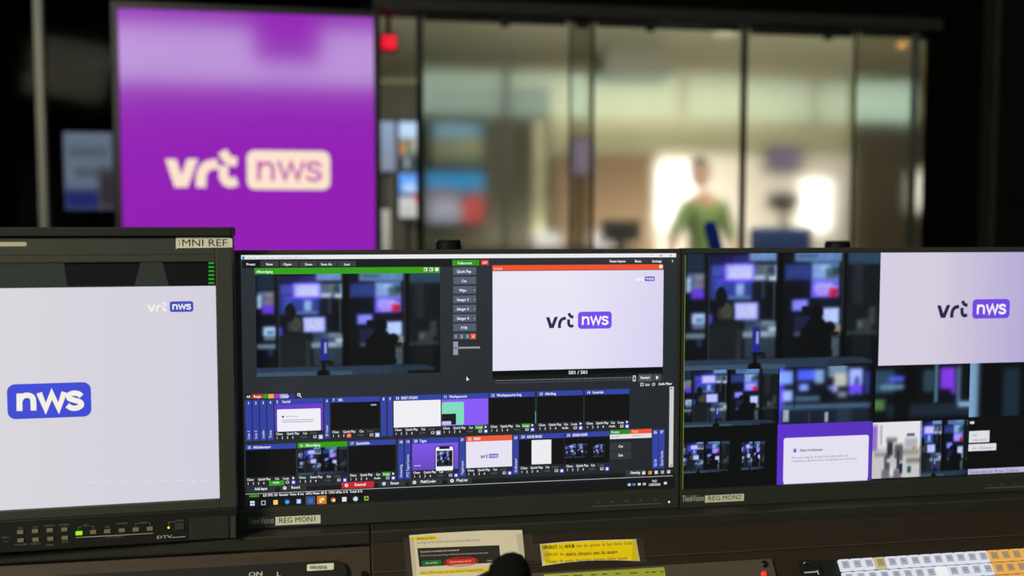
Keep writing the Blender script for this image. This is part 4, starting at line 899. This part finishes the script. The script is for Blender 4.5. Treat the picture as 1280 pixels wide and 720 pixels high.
# purple portrait display
YD = 3.5
PD = Plane(P(307, 160, YD), (1, 0, 0), (0, 0, 1))
dl, dt = PD.uv(148, 11); dr = PD.uv(468, 160)[0]; dl = PD.uv(150.5, 160)[0]; dt = PD.uv(307, 16)[1]; db = dt-1.72
t = thing('display_screen', 'large upright purple display screen with a cream logo, behind the left monitor', 'screen', PD.matrix())
q = MB(); q.frame(dl-.022, dr+.022, db-.03, dt+.025, dl, dr, db, dt, -.04, .006, bev=.002); q.build('frame', M_TRIM, t)
q = MB(); q.box(dl-.02, dr+.02, db-.028, dt+.022, -.085, -.041, bev=.004); q.build('back_cover', M_BLACK, t)
c = Canvas(PD, .0006)
c.mb.rect(dl, db, dr, dt, (146, 30, 180), 0)
c.logo(208, 186.4, 413, 237.4, (253, 226, 205), (253, 228, 206), (190, 80, 170), 1, sw=1.35)
c.build('screen', M_LED, t)
zf = -PD.O.z
q = MB(); q.box((dl+dr)/2-.3, (dl+dr)/2+.3, zf+.001, zf+.03, -.3, .2, bev=.004); q.box((dl+dr)/2-.05, (dl+dr)/2+.05, zf+.03, db+.2, -.13, -.086); q.build('floor_stand', M_BLACK, t)

# sliding glass leaves
def leaf(n, p0, p1, yo, m, edges=(1, 1), stile=.02, edge_mat=None, clip=None):
    x0, x1 = P(p0, 160, YG+yo).x, P(p1, 160, YG+yo).x; z1 = zh+.03
    q = MB(); q.box(x0+.001, x1-.001, YG+yo-.005, YG+yo+.005, .03, z1-.002); o = q.build('door_%d' % n, m); o['kind'] = 'structure'
    for k, (e, xx) in enumerate(zip(edges, (x0, x1))):
        if e:
            q = MB(); q.box(xx-stile*e/2, xx+stile*e/2, YG+yo-.014, YG+yo+.014, .005, z1-.004, bev=.003); q.build('stile', edge_mat or M_TRIM, o)
    q = MB(); q.box(x0+stile, x1-stile, YG+yo-.012, YG+yo+.012, .004, .06, bev=.003); q.build('bottom_rail', M_TRIM, o)
    q = MB(); q.box(x0+stile, x1-stile, YG+yo-.012, YG+yo+.012, z1-.03, z1-.003, bev=.003); q.build('top_rail', M_TRIM, o)
    if clip:
        xc = P(clip, 20, YG+yo).x; q = MB(); q.box(xc-.022, xc+.022, YG+yo-.03, YG+yo-.0145, z1-.05, z1+.06, bev=.004); q.build('hanger_clip', M_BLACK, o)
leaf(1, 525, 712.5, .0, M_GLASS, (1.6, .4), clip=630)
leaf(2, 714, 740, .045, M_GLASSD, (0, .5), edge_mat=M_STILE)
leaf(3, 741, 928, .0, M_GLASS, (.4, 1), clip=811)
leaf(4, 931, 1067, .045, M_GLASS, (.5, .5), clip=1033)
leaf(5, 1069, 1140, .0, M_GLASSD, (0, 1), edge_mat=M_STILE)
leaf(6, 1143, 1166, .045, M_GLASSD, (.6, 0))
# left dark glass front with grey mullion
xm = P(53, 150, YG).x
q = MB(); q.box(XW0+.01, xm-.02, YG-.005, YG+.005, .02, zh+.08); o = q.build('window_11', M_GLASSK); o['kind'] = 'structure'
q = MB(); q.box(xm+.02, xpart-.06, YG-.005, YG+.005, .02, zh+.08); o = q.build('window_12', M_GLASSK); o['kind'] = 'structure'
struct('trim_2', M_MULL, (xm-.018, xm+.018, YG-.03, YG+.03, 0, zh+.08), bev=.004)
struct('wall_partition', M_WALLK, (xpart-.06, xpart, YG+.0, YFAR, 0, ZC1))

# ---------- newsroom behind the glass
ZN = 2.85
struct('ceiling_newsroom', M_NCEIL, (xpart+.001, NX1, YG+.13, YFAR, ZN, ZN+.1))
struct('ceiling_side', M_CEILK, (XW0, xpart-.061, YG+.13, YFAR, ZN, ZN+.1))
struct('wall_far', M_NWALL, (XW0, NX1, YFAR, YFAR+.1, 0, ZC1))
struct('wall_side', M_WALLK, (NX1, NX1+.1, YG+.1, YFAR, 0, ZC1))
def far_panel(name, m, p0, p1, y0, y1, Y, dep=.03):
    a, b = P(p0, y1, Y), P(p1, y0, Y); return struct(name, m, (a.x, b.x, Y, Y+dep, max(a.z, 0), b.z))
far_panel('wall_dark', M_NDARK, 470, 688, 108, 420, 9.6)
far_panel('wall_wood', M_NWOOD, 692, 818, 192, 420, 10.3)
far_panel('wall_cream', M_NCREAM, 819, 1066, 196, 420, 10.3)
far_panel('wall_brown', mat('newsroom_brown', (112, 102, 92), .7, .2), 1068, 1200, 150, 420, 10.3)
far_panel('window_21', M_GLOW, 822, 868, 205, 282, 10.25)
far_panel('window_22', M_GLOW, 1002, 1040, 225, 290, 10.25)
# vertical cream post and yellowish curtain
far_panel('trim_3', M_NWALL, 668, 680, 150, 420, 9.3, .08)
far_panel('trim_4', mat('dark_post', (60, 58, 50), .6, .3), 630, 637, 60, 420, 8.2, .08)

def tv(name, label, p0, p1, y0, y1, Y, fn, nx=24, ny=16, leg=None, em=M_SCREEN, group=None):
    pl = Plane(P((p0+p1)/2, (y0+y1)/2, Y), (1, 0, 0), (0, 0, 1)); t = thing(name, label, 'screen', pl.matrix(), group)
    a, b = pl.uv(p0, y1), pl.uv(p1, y0); mm = .02
    q = MB(); q.frame(a[0]-mm, b[0]+mm, a[1]-mm, b[1]+mm, a[0], b[0], a[1], b[1], -.05, .01, bev=.003); q.build('frame', M_BLACK, t)
    q = MB(); q.box(a[0]-mm+.002, b[0]+mm-.002, a[1]-mm+.002, b[1]+mm-.002, -.07, -.051); q.build('back_cover', M_BLACK, t)
    q = MB(); q.grid(a[0], a[1], b[0], b[1], nx, ny, fn, 0); q.build('screen', em, t)
    if leg is not None:
        xc = (a[0]+b[0])/2; q = MB(); q.cyl((xc, -pl.O.z+.03, -.1), (xc, a[1]+.1, -.1), .02); q.box(xc-.2, xc+.2, -pl.O.z+.002, -pl.O.z+.03, -.25, .08, bev=.004); q.build('floor_stand', M_BLACK if leg == 0 else M_STILE, t)
    return t
tv('television', 'blurred television with pale sky above green, upper one right of the purple display', 499, 523, 152, 213, 7.0, soft([(0,0,1,.36,(190,215,250),.06),(0,.38,1,.66,(70,110,80),.1),(.0,.4,.4,.7,(190,130,90),.12),(.6,.36,1,.6,(190,170,160),.12),(0,.72,1,1,(40,56,60),.1),(.3,.74,.5,.95,(170,180,190),.08)], (90,120,120)), leg=0)
tv('television', 'blurred television with bright blue and white picture, lower one right of the purple display', 499, 523, 217, 272, 6.9, soft([(0,0,1,.45,(80,150,245),.1),(.2,.2,.9,.5,(190,215,250),.15),(0,.5,1,1,(205,200,200),.06),(0,.45,1,.52,(40,50,70),.05),(.8,.46,1,.62,(230,50,70),.06),(.1,.8,.9,1,(190,190,180),.1)], (120,170,240)))
tv('information_screen', 'pale blue grey upright screen at the immediate right edge of the purple display', 476, 494, 152, 214, 7.6, lambda u, v: (138-6*v, 158-20*v, 190-34*v), 4, 6, leg=1)
tv('wall_television', 'wide blurred television with olive landscape picture, high behind the first glass leaf', 540, 604, 154, 208, 9.4, soft([(0,0,1,.36,(84,124,150),.14),(.1,.06,.8,.26,(120,158,178),.12),(0,.45,1,.75,(120,116,80),.14),(.5,.4,1,.7,(140,130,90),.15),(.5,.75,1,1,(70,90,70),.15),(0,.8,.5,1,(70,66,62),.12)], (100,110,90)))
tv('wall_television', 'wide blurred television with blue top and red patch, low behind the first glass leaf', 532, 606, 216, 279, 9.4, soft([(0,0,1,.32,(30,140,205),.1),(.1,.36,.45,.5,(150,80,80),.12),(.04,.5,.6,1,(140,140,150),.14),(.1,.55,.6,.9,(165,166,185),.16),(.62,.46,.98,1,(200,66,64),.12),(.6,.34,.75,.5,(60,80,90),.1)], (110,108,112)))
tv('side_screen', 'pale blurred screen behind the dark glass at far left', 82, 140, 166, 262, 6.4, soft([(0,0,1,.72,(128,140,156),.06),(.1,.2,.9,.3,(96,106,118),.08),(.2,.48,1,.56,(84,92,100),.08),(0,.74,.7,1,(48,52,122),.06),(.72,.5,1,1,(60,50,50),.14)], (125,136,150)), em=attr_mat('dim_screen', 2.0), leg=0)
tv('hanging_screen', 'lilac rectangle screen behind the narrow smoked leaf', 716, 738, 174, 218, 8.2, lambda u, v: (166, 150, 190), 4, 4, leg=0)
# red lamp
p = P(486, 53, YG+.2); t = thing('warning_lamp', 'small glowing red lamp on the beige wall right of the purple display', 'lamp', Matrix.Translation(p))
q = MB(); q.box(-.036, .036, -.012, .012, -.034, .034, bev=.008); q.build('lens', mat('red_glow', (230, 30, 50), .4, .3, emit=((235, 20, 50), 1.0)), t)
q = MB(); q.box(-.045, .045, .0125, .03, -.045, .045, bev=.004); q.box(-.012, .012, .014, .028, .045, ZN-p.z-.0005, bev=.002); q.build('bracket', M_BLACK, t)
# white posts beside
p0 = P(478, 262, 6.2); o = MB(); o.box(-.022, .035, -.03, .03, 0.001, p0.z, bev=.006); ob = o.build('display_post', M_WHITE, None, Matrix.Translation((p0.x+.01, 6.2, 0))); prop(ob, 'short white post at the foot of the purple display edge', 'post')
# ceiling light and spot
a = P(882, 82, 8.3); t = thing('ceiling_lamp', 'long white ceiling lamp behind the middle glass leaves', 'lamp', Matrix.Translation((a.x, 6.6, ZN)) @ Matrix.Rotation(.22, 4, 'Z'))
q = MB(); q.box(-.05, .05, -.9, .9, -.012, -.003, bev=.002); q.build('diffuser', mat('lamp_white', (255, 244, 220), .5, .2, emit=((255, 242, 214), 1.3)), t)
q = MB(); q.frame(-.06, .06, -.91, .91, -.051, .051, -.901, .901, -.014, 0); q.build('housing', M_WHITE, t)
a = P(1127, 55, 6.0); t = thing('ceiling_spotlight', 'small warm glowing spotlight high behind the right smoked leaf', 'lamp', Matrix.Translation((a.x, 6.0, ZN)))
q = MB(); q.cyl((0, 0, -.001), (0, 0, a.z-ZN+.05), .012); q.build('rod', M_BLACK, t)
q = MB(); q.lathe([(.015, a.z-ZN+.05), (.03, a.z-ZN+.035), (.034, a.z-ZN)], 18); q.build('shade', M_BLACK, t)
q = MB(); q.lathe([(.015, a.z-ZN-.02), (.03, a.z-ZN-.01), (.026, a.z-ZN+.002)], 18); q.build('bulb', mat('warm_bulb', (255, 190, 120), .4, .3, emit=((255, 180, 100), 1.0)), t)
# dark air duct on the newsroom ceiling
p = P(790, 92, 8.0); t = thing('air_duct', 'dark air duct under the newsroom ceiling behind the third glass leaf', 'duct', Matrix.Translation((p.x, 8.0, ZN)))
q = MB(); q.box(-.3, .3, -.2, .2, -.34, -.1, bev=.02); q.build('casing', M_NDARK, t)
q = MB(); q.cyl((-.2, 0, -.002), (-.2, 0, -.1), .01); q.cyl((.2, 0, -.002), (.2, 0, -.1), .01); q.build('hanger_rods', M_STILE, t)
# counter with two laptops
pc = P(700, 309, 9.0); zc = pc.z
t = thing('high_counter', 'long dark counter behind the first glass leaf', 'counter', Matrix.Translation((pc.x, 9.0, 0)))
q = MB(); q.box(-1.3, .75, -.3, .3, zc-.04, zc, bev=.005); q.build('counter_top', M_NDARK, t)
q = MB(); q.box(-1.25, .7, -.25, .28, .001, zc-.041); q.build('counter_base', M_BLACK, t)
for p0, p1, lab in ((667, 701, 'white laptop lid on the dark counter, left one'), (735, 764, 'white laptop lid on the dark counter, right one')):
    a, b = P(p0, 309, 8.95), P(p1, 291.5, 8.95); w = b.x-a.x
    tt = thing('laptop', lab, 'laptop', Matrix.Translation(((a.x+b.x)/2, 8.95, zc+.0005)), 'laptops on the dark counter')
    q = MB(); q.box(-w/2, w/2, 0, .2, 0, .015, bev=.004); q.build('keyboard_base', M_WHITE, tt)
    q = MB(); q.box(-w/2, w/2, -.01, .0, .016, b.z-zc, bev=.004); q.build('lid', mat('laptop_lid', (235, 230, 240), .5, .3, emit=((220, 215, 228), .35)), tt)  # lid brightened by added emission, it is no light source
# office chairs and desk monitors
def office_chair(px, pyt, Y, lab, m, w):
    p = P(px, pyt, Y); t = thing('office_chair', lab, 'chair', Matrix.Translation((p.x, Y, 0))); h = p.z
    q = MB(); q.box(-w/2, w/2, -.05, .03, .55, h, bev=.03); q.build('backrest', m, t)
    q = MB(); q.box(-w/2, w/2, .02, .5, .44, .52, bev=.03); q.build('seat', m, t)
    q = MB(); q.box(-.03, .03, -.075, -.05, .42, .8, bev=.004); q.box(-.03, .03, -.07, .2, .41, .438, bev=.004); q.build('back_bracket', M_BLACK, t)
    q = MB(); q.cyl((0, .2, .08), (0, .2, .43), .028); q.build('gas_column', M_BLACK, t)
    for k in range(5):
        a = 2*math.pi*k/5+.3; q = MB(); q.cyl((0, .2, .085), (.29*math.cos(a), .2+.29*math.sin(a), .065), .022, .014); l = q.build('leg', M_BLACK, t)
        q = MB(); q.cyl((.29*math.cos(a)-.02*math.sin(a), .2+.29*math.sin(a)+.02*math.cos(a), .028), (.29*math.cos(a)+.02*math.sin(a), .2+.29*math.sin(a)-.02*math.cos(a), .028), .027); q.build('castor', M_BLACK, l)
office_chair(975, 284, 6.0, 'blue office chair with a wide backrest behind the fourth glass leaf', M_BLUE, .43)
pd = P(985, 330, 8.6); zd = .98
t = thing('work_desk', 'pale work desk behind the blue chair', 'desk', Matrix.Translation((pd.x, 8.6, 0)))
q = MB(); q.box(-.8, .8, -.35, .35, zd-.03, zd, bev=.004); q.build('desk_top', M_NCREAM, t)
for sx in (-.74, .74):
    for sy in (-.3, .3): q = MB(); q.box(sx-.025, sx+.025, sy-.025, sy+.025, 0.001, zd-.031); q.build('leg', M_STILE, t)
def desk_monitor(p0, p1, y0, y1, Y, ztop, lab):
    a, b = P(p0, y1, Y), P(p1, y0, Y); w = b.x-a.x
    t = thing('desk_monitor', lab, 'monitor', Matrix.Translation(((a.x+b.x)/2, Y, ztop)))
    q = MB(); q.box(-w/2, w/2, -.02, .02, a.z-ztop, b.z-ztop, bev=.006); q.build('casing', M_BLACK, t)
    q = MB(); q.box(-.03, .03, -.022, .012, .012, a.z-ztop+.02); q.build('stand_neck', M_BLACK, t)
    q = MB(); q.box(-.1, .1, -.08, .08, .0005, .012, bev=.003); q.build('stand_foot', M_BLACK, t)
desk_monitor(960, 1000, 241, 263, 8.6, zd, 'dark computer monitor on the pale desk behind the blue chair')
tv('hanging_screen', 'dim purple grey screen high on the cream wall behind the fourth glass leaf', 962, 1000, 184, 212, 10.1, lambda u, v: (118, 104, 130), 3, 3)
p = P(1152, 240, 8.5); t = thing('floor_lamp', 'white glowing shade behind the last narrow smoked leaf at right', 'lamp', Matrix.Translation((p.x, 8.5, 0)))
q = MB(); q.lathe([(.09, p.z-.18), (.1, p.z+.1), (.07, p.z+.2)], 20); q.build('lamp_shade', mat('lamp_glow', (230, 230, 230), .5, .2, emit=((225, 225, 225), 1.6)), t)
q = MB(); q.cyl((0, 0, .02), (0, 0, p.z-.17), .015); q.build('pole', M_BLACK, t)
q = MB(); q.lathe([(.15, .001), (.15, .015), (.03, .025)], 24); q.build('base', M_BLACK, t)

# blue reporter microphone on a floor stand, just this side of the glass
Yk = 4.1; pk = P(886, 277, Yk); pk2 = P(897, 318, Yk)
t = thing('studio_microphone', 'microphone in a slim blue foam cover leaning left, in front of the person', 'microphone', Matrix.Translation((pk2.x+.03, Yk, 0)))
off = Vector((pk2.x+.03, Yk, 0)); d = (pk-pk2).normalized()
q = MB(); q.lathe([(.02, -.03), (.03, 0), (.031, .1), (.029, (pk-pk2).length-.02), (.018, (pk-pk2).length)], 22, Matrix.Translation(pk2-off) @ d.to_track_quat('Z', 'Y').to_matrix().to_4x4()); q.build('foam_cover', M_FOAMB, t, smooth=True)
q = MB(); q.cyl((0, 0, .03), pk2-off-d*.02, .012); q.build('stand_pole', M_BLACK, t)
q = MB(); q.lathe([(.14, .001), (.14, .015), (.02, .035)], 24); q.build('base', M_BLACK, t)

# ------------------------------------------------------------------ person
YP = 7.3
ph = P(872, 218, YP); ps = P(877, 250, YP)
ground = Vector((ps.x+.02, YP, 0))
def skin_mesh(name, verts, edges, radii, m, root=0, lv=2):
    me = bpy.data.meshes.new(name); me.from_pydata([tuple(v) for v in verts], edges, []); o = bpy.data.objects.new(name, me); COL.objects.link(o)
    md = o.modifiers.new('skin', 'SKIN'); md.use_smooth_shade = True
    lay = me.skin_vertices[0] if len(me.skin_vertices) else None
    if lay is None:
        bpy.context.view_layer.objects.active = o; bpy.ops.mesh.customdata_skin_add(); lay = me.skin_vertices[0]
    for i, r in enumerate(radii):
        lay.data[i].radius = (r, r) if not isinstance(r, tuple) else r; lay.data[i].use_root = (i == root)
    sb = o.modifiers.new('sub', 'SUBSURF'); sb.levels = sb.render_levels = lv
    bpy.context.view_layer.update()
    dg = bpy.context.evaluated_depsgraph_get(); nm = bpy.data.meshes.new_from_object(o.evaluated_get(dg)); bpy.data.objects.remove(o)
    nm.name = name; nm.materials.clear(); nm.materials.append(m); nm.shade_smooth()
    ob = bpy.data.objects.new(name, nm); COL.objects.link(ob); return ob
per = thing('person', 'person in an olive green top standing and leaning on a desk behind the middle glass', 'person', Matrix.Translation(ground))
hz = ph.z; hx = ph.x-ground.x
# body skeleton: pelvis, spine, neck, head-base, arms, legs
B = [(0, 0, .95), (-.01, 0, 1.12), (-.02, -.01, 1.32), (-.03, -.015, 1.45), (hx+.01, -.03, 1.55),
     (-.16, -.03, 1.41), (-.28, -.12, 1.23), (-.35, -.22, 1.06),
     (.14, 0, 1.41), (.23, .02, 1.2), (.2, -.12, 1.06),
     (-.09, 0, .88), (-.1, 0, .5), (-.1, .03, .1), (-.1, -.1, .045),
     (.09, 0, .88), (.1, 0, .5), (.1, .03, .1), (.1, -.1, .045)]
E = [(0, 1), (1, 2), (2, 3), (3, 4), (3, 5), (5, 6), (6, 7), (3, 8), (8, 9), (9, 10), (0, 11), (11, 12), (12, 13), (13, 14), (0, 15), (15, 16), (16, 17), (17, 18)]
Rr = [(.15, .11), (.14, .105), (.15, .11), (.1, .08), .055, .068, .046, .033, .068, .046, .033, .09, .06, .042, .04, .09, .06, .042, .04]
bd = skin_mesh('body', B, E, Rr, M_SKIN); bd.parent = per
top = skin_mesh('green_top', B[:4]+B[5:7]+B[8:10]+[(-.315, -.17, 1.145), (.215, -.05, 1.13), (0, 0, .9), (-.028, -.02, 1.5)], [(0, 1), (1, 2), (2, 3), (3, 4), (4, 5), (3, 6), (6, 7), (5, 8), (7, 9), (0, 10), (3, 11)],
    [(.168, .128), (.158, .122), (.168, .126), (.11, .092), .082, .06, .082, .06, .052, .052, (.17, .13), .066], M_OLIVE); top.parent = per
tr = skin_mesh('trousers', [B[0], B[11], B[12], (-.1, .03, .12), B[15], B[16], (.1, .03, .12)], [(0, 1), (1, 2), (2, 3), (0, 4), (4, 5), (5, 6)], [(.16, .12), .105, .075, .062, .105, .075, .062], M_JEANS); tr.parent = per
# head: shaped ellipsoid with jaw, brow, nose, ears; turned to the left
hd = MB(); bm = bmesh.new(); bmesh.ops.create_uvsphere(bm, u_segments=28, v_segments=20, radius=1)
for v in bm.verts:
    x, y, z = v.co
    s = 1-.22*max(0, -z)**1.3; f = 1+.1*max(0, -y)*max(0, -z)
    v.co = Vector((x*.075*s, y*.095*s*f, z*.118))
    if y < -.5: v.co.y -= .022*math.exp(-(x/.16)**2-((z+.12)/.2)**2); v.co.y += .008*math.exp(-((abs(x)-.36)/.16)**2-((z-.1)/.14)**2)
    if y < -.5: v.co.y -= .006*math.exp(-(x/.3)**2-((z+.5)/.1)**2)
Mh = Matrix.Translation((hx, -.035, hz)) @ Matrix.Rotation(-.75, 4, 'Z') @ Matrix.Rotation(.12, 4, 'X')
hd.add(bm)
for s in (-1, 1):
    hd.lathe([(.004, -.012), (.02, -.004), (.026, .004), (.012, .01)], 14, Matrix.Translation((s*.076, .008, -.005)) @ Matrix.Rotation(s*math.pi/2, 4, 'Y') @ Matrix.Scale(1.35, 4, (1, 0, 0)))
head = hd.build('head', M_SKIN, per, smooth=True); head.matrix_local = Mh
for s in (-1, 1):
    q = MB(); q.lathe([(.002, -.009), (.009, -.004), (.0105, 0), (.009, .004), (.002, .009)], 12, Matrix.Translation((s*.03, -.08, .012))); q.build('eye', M_EYE, head, smooth=True)
q = MB(); q.tube([(-.024, -.084, -.06), (0, -.092, -.061), (.024, -.084, -.06)], [.003, .006, .003], 8); q.build('mouth', mat('lips', (160, 90, 85), .5, .3), head, smooth=True)
hr = MB(); bm = bmesh.new(); bmesh.ops.create_uvsphere(bm, u_segments=28, v_segments=20, radius=1)
for v in bm.verts: v.co = Vector((v.co.x*.084, v.co.y*.105+.006, v.co.z*.126+.006))
bmesh.ops.delete(bm, geom=[v for v in bm.verts if (v.co.z < .045 and v.co.y < -.01) or v.co.z < -.05], context='VERTS'); hr.add(bm); hr.build('hair', M_HAIR, head, smooth=True)
# hands with five fingers each
for s, w in ((-1, Vector((-.35, -.22, 1.06))), (1, Vector((.2, -.12, 1.06)))):
    hv = [w, w+Vector((0, -.05, -.01)), w+Vector((0, -.085, -.018))]; he = [(0, 1), (1, 2)]; hr_ = [.03, (.036, .018), (.034, .016)]
    for k, (dx, L) in enumerate(((-.03, .06), (-.011, .072), (.009, .068), (.028, .052))):
        n = len(hv); b0 = w+Vector((dx, -.088, -.018)); hv += [b0, b0+Vector((0, -L*.55, -.004)), b0+Vector((0, -L, -.02))]; he += [(2, n), (n, n+1), (n+1, n+2)]; hr_ += [.0095, .0085, .007]
    n = len(hv); b0 = w+Vector((-s*.03, -.035, -.012)); hv += [b0, b0+Vector((-s*.025, -.03, -.006)), b0+Vector((-s*.03, -.055, -.012))]; he += [(1, n), (n, n+1), (n+1, n+2)]; hr_ += [.012, .0105, .009]
    ho = skin_mesh('hand', hv, he, hr_, M_SKIN, 0, 1); ho.parent = per
for s in (-1, 1):
    q = MB(); q.box(s*.1-.045, s*.1+.045, -.19, .08, .002, .085, bev=.03); q.build('shoe', M_BLACK, per, smooth=True)
t = thing('standing_desk', 'dark standing desk in front of the person in green', 'desk', Matrix.Translation((ground.x-.2, YP-.55, 0)))
q = MB(); q.box(-.75, .55, -.3, .3, .97, 1.0, bev=.004); q.build('desk_top', M_NDARK, t)
for sx in (-.7, .5): q = MB(); q.box(sx-.03, sx+.03, -.05, .05, .001, .969); q.build('leg', M_BLACK, t)
desk_monitor(752, 800, 275, 302, YP-.55, 1.0, 'dark monitor on the standing desk left of the person in green')

# ================================================================== LIGHT
def area(name, loc, rot, sx, sy, watt, col):
    l = bpy.data.lights.new(name, 'AREA'); l.shape = 'RECTANGLE'; l.size = sx; l.size_y = sy; l.energy = watt; l.color = col
    o = bpy.data.objects.new(name, l); COL.objects.link(o); o.location = loc; o.rotation_euler = rot; return o
lo = Vector((-2.85, -1.5, 2.9)); area('control_room_fill', lo, (Vector((.15, 1.1, .85))-lo).to_track_quat('-Z', 'Y').to_euler(), .9, .6, 165, (1, .87, .68))  # added warm fill, unseen, to brighten the desk, papers and stickers
area('newsroom_fill', (3.2, YG+.45, 2.45), (math.radians(112), 0, 0), 5.0, .4, 235, (1, .98, .92))  # added fill; it faces away, so its body stays unseen
area('newsroom_fill', (2.6, 9.2, .9), (math.radians(90), 0, 0), 2.4, .5, 95, (1, .95, .88))  # second unseen fill, added low to brighten the cream far wall
w = bpy.data.worlds.new('world'); scn.world = w; w.use_nodes = True
w.node_tree.nodes['Background'].inputs[0].default_value = (.0015, .0016, .0018, 1); w.node_tree.nodes['Background'].inputs[1].default_value = 1
bpy.context.view_layer.update()
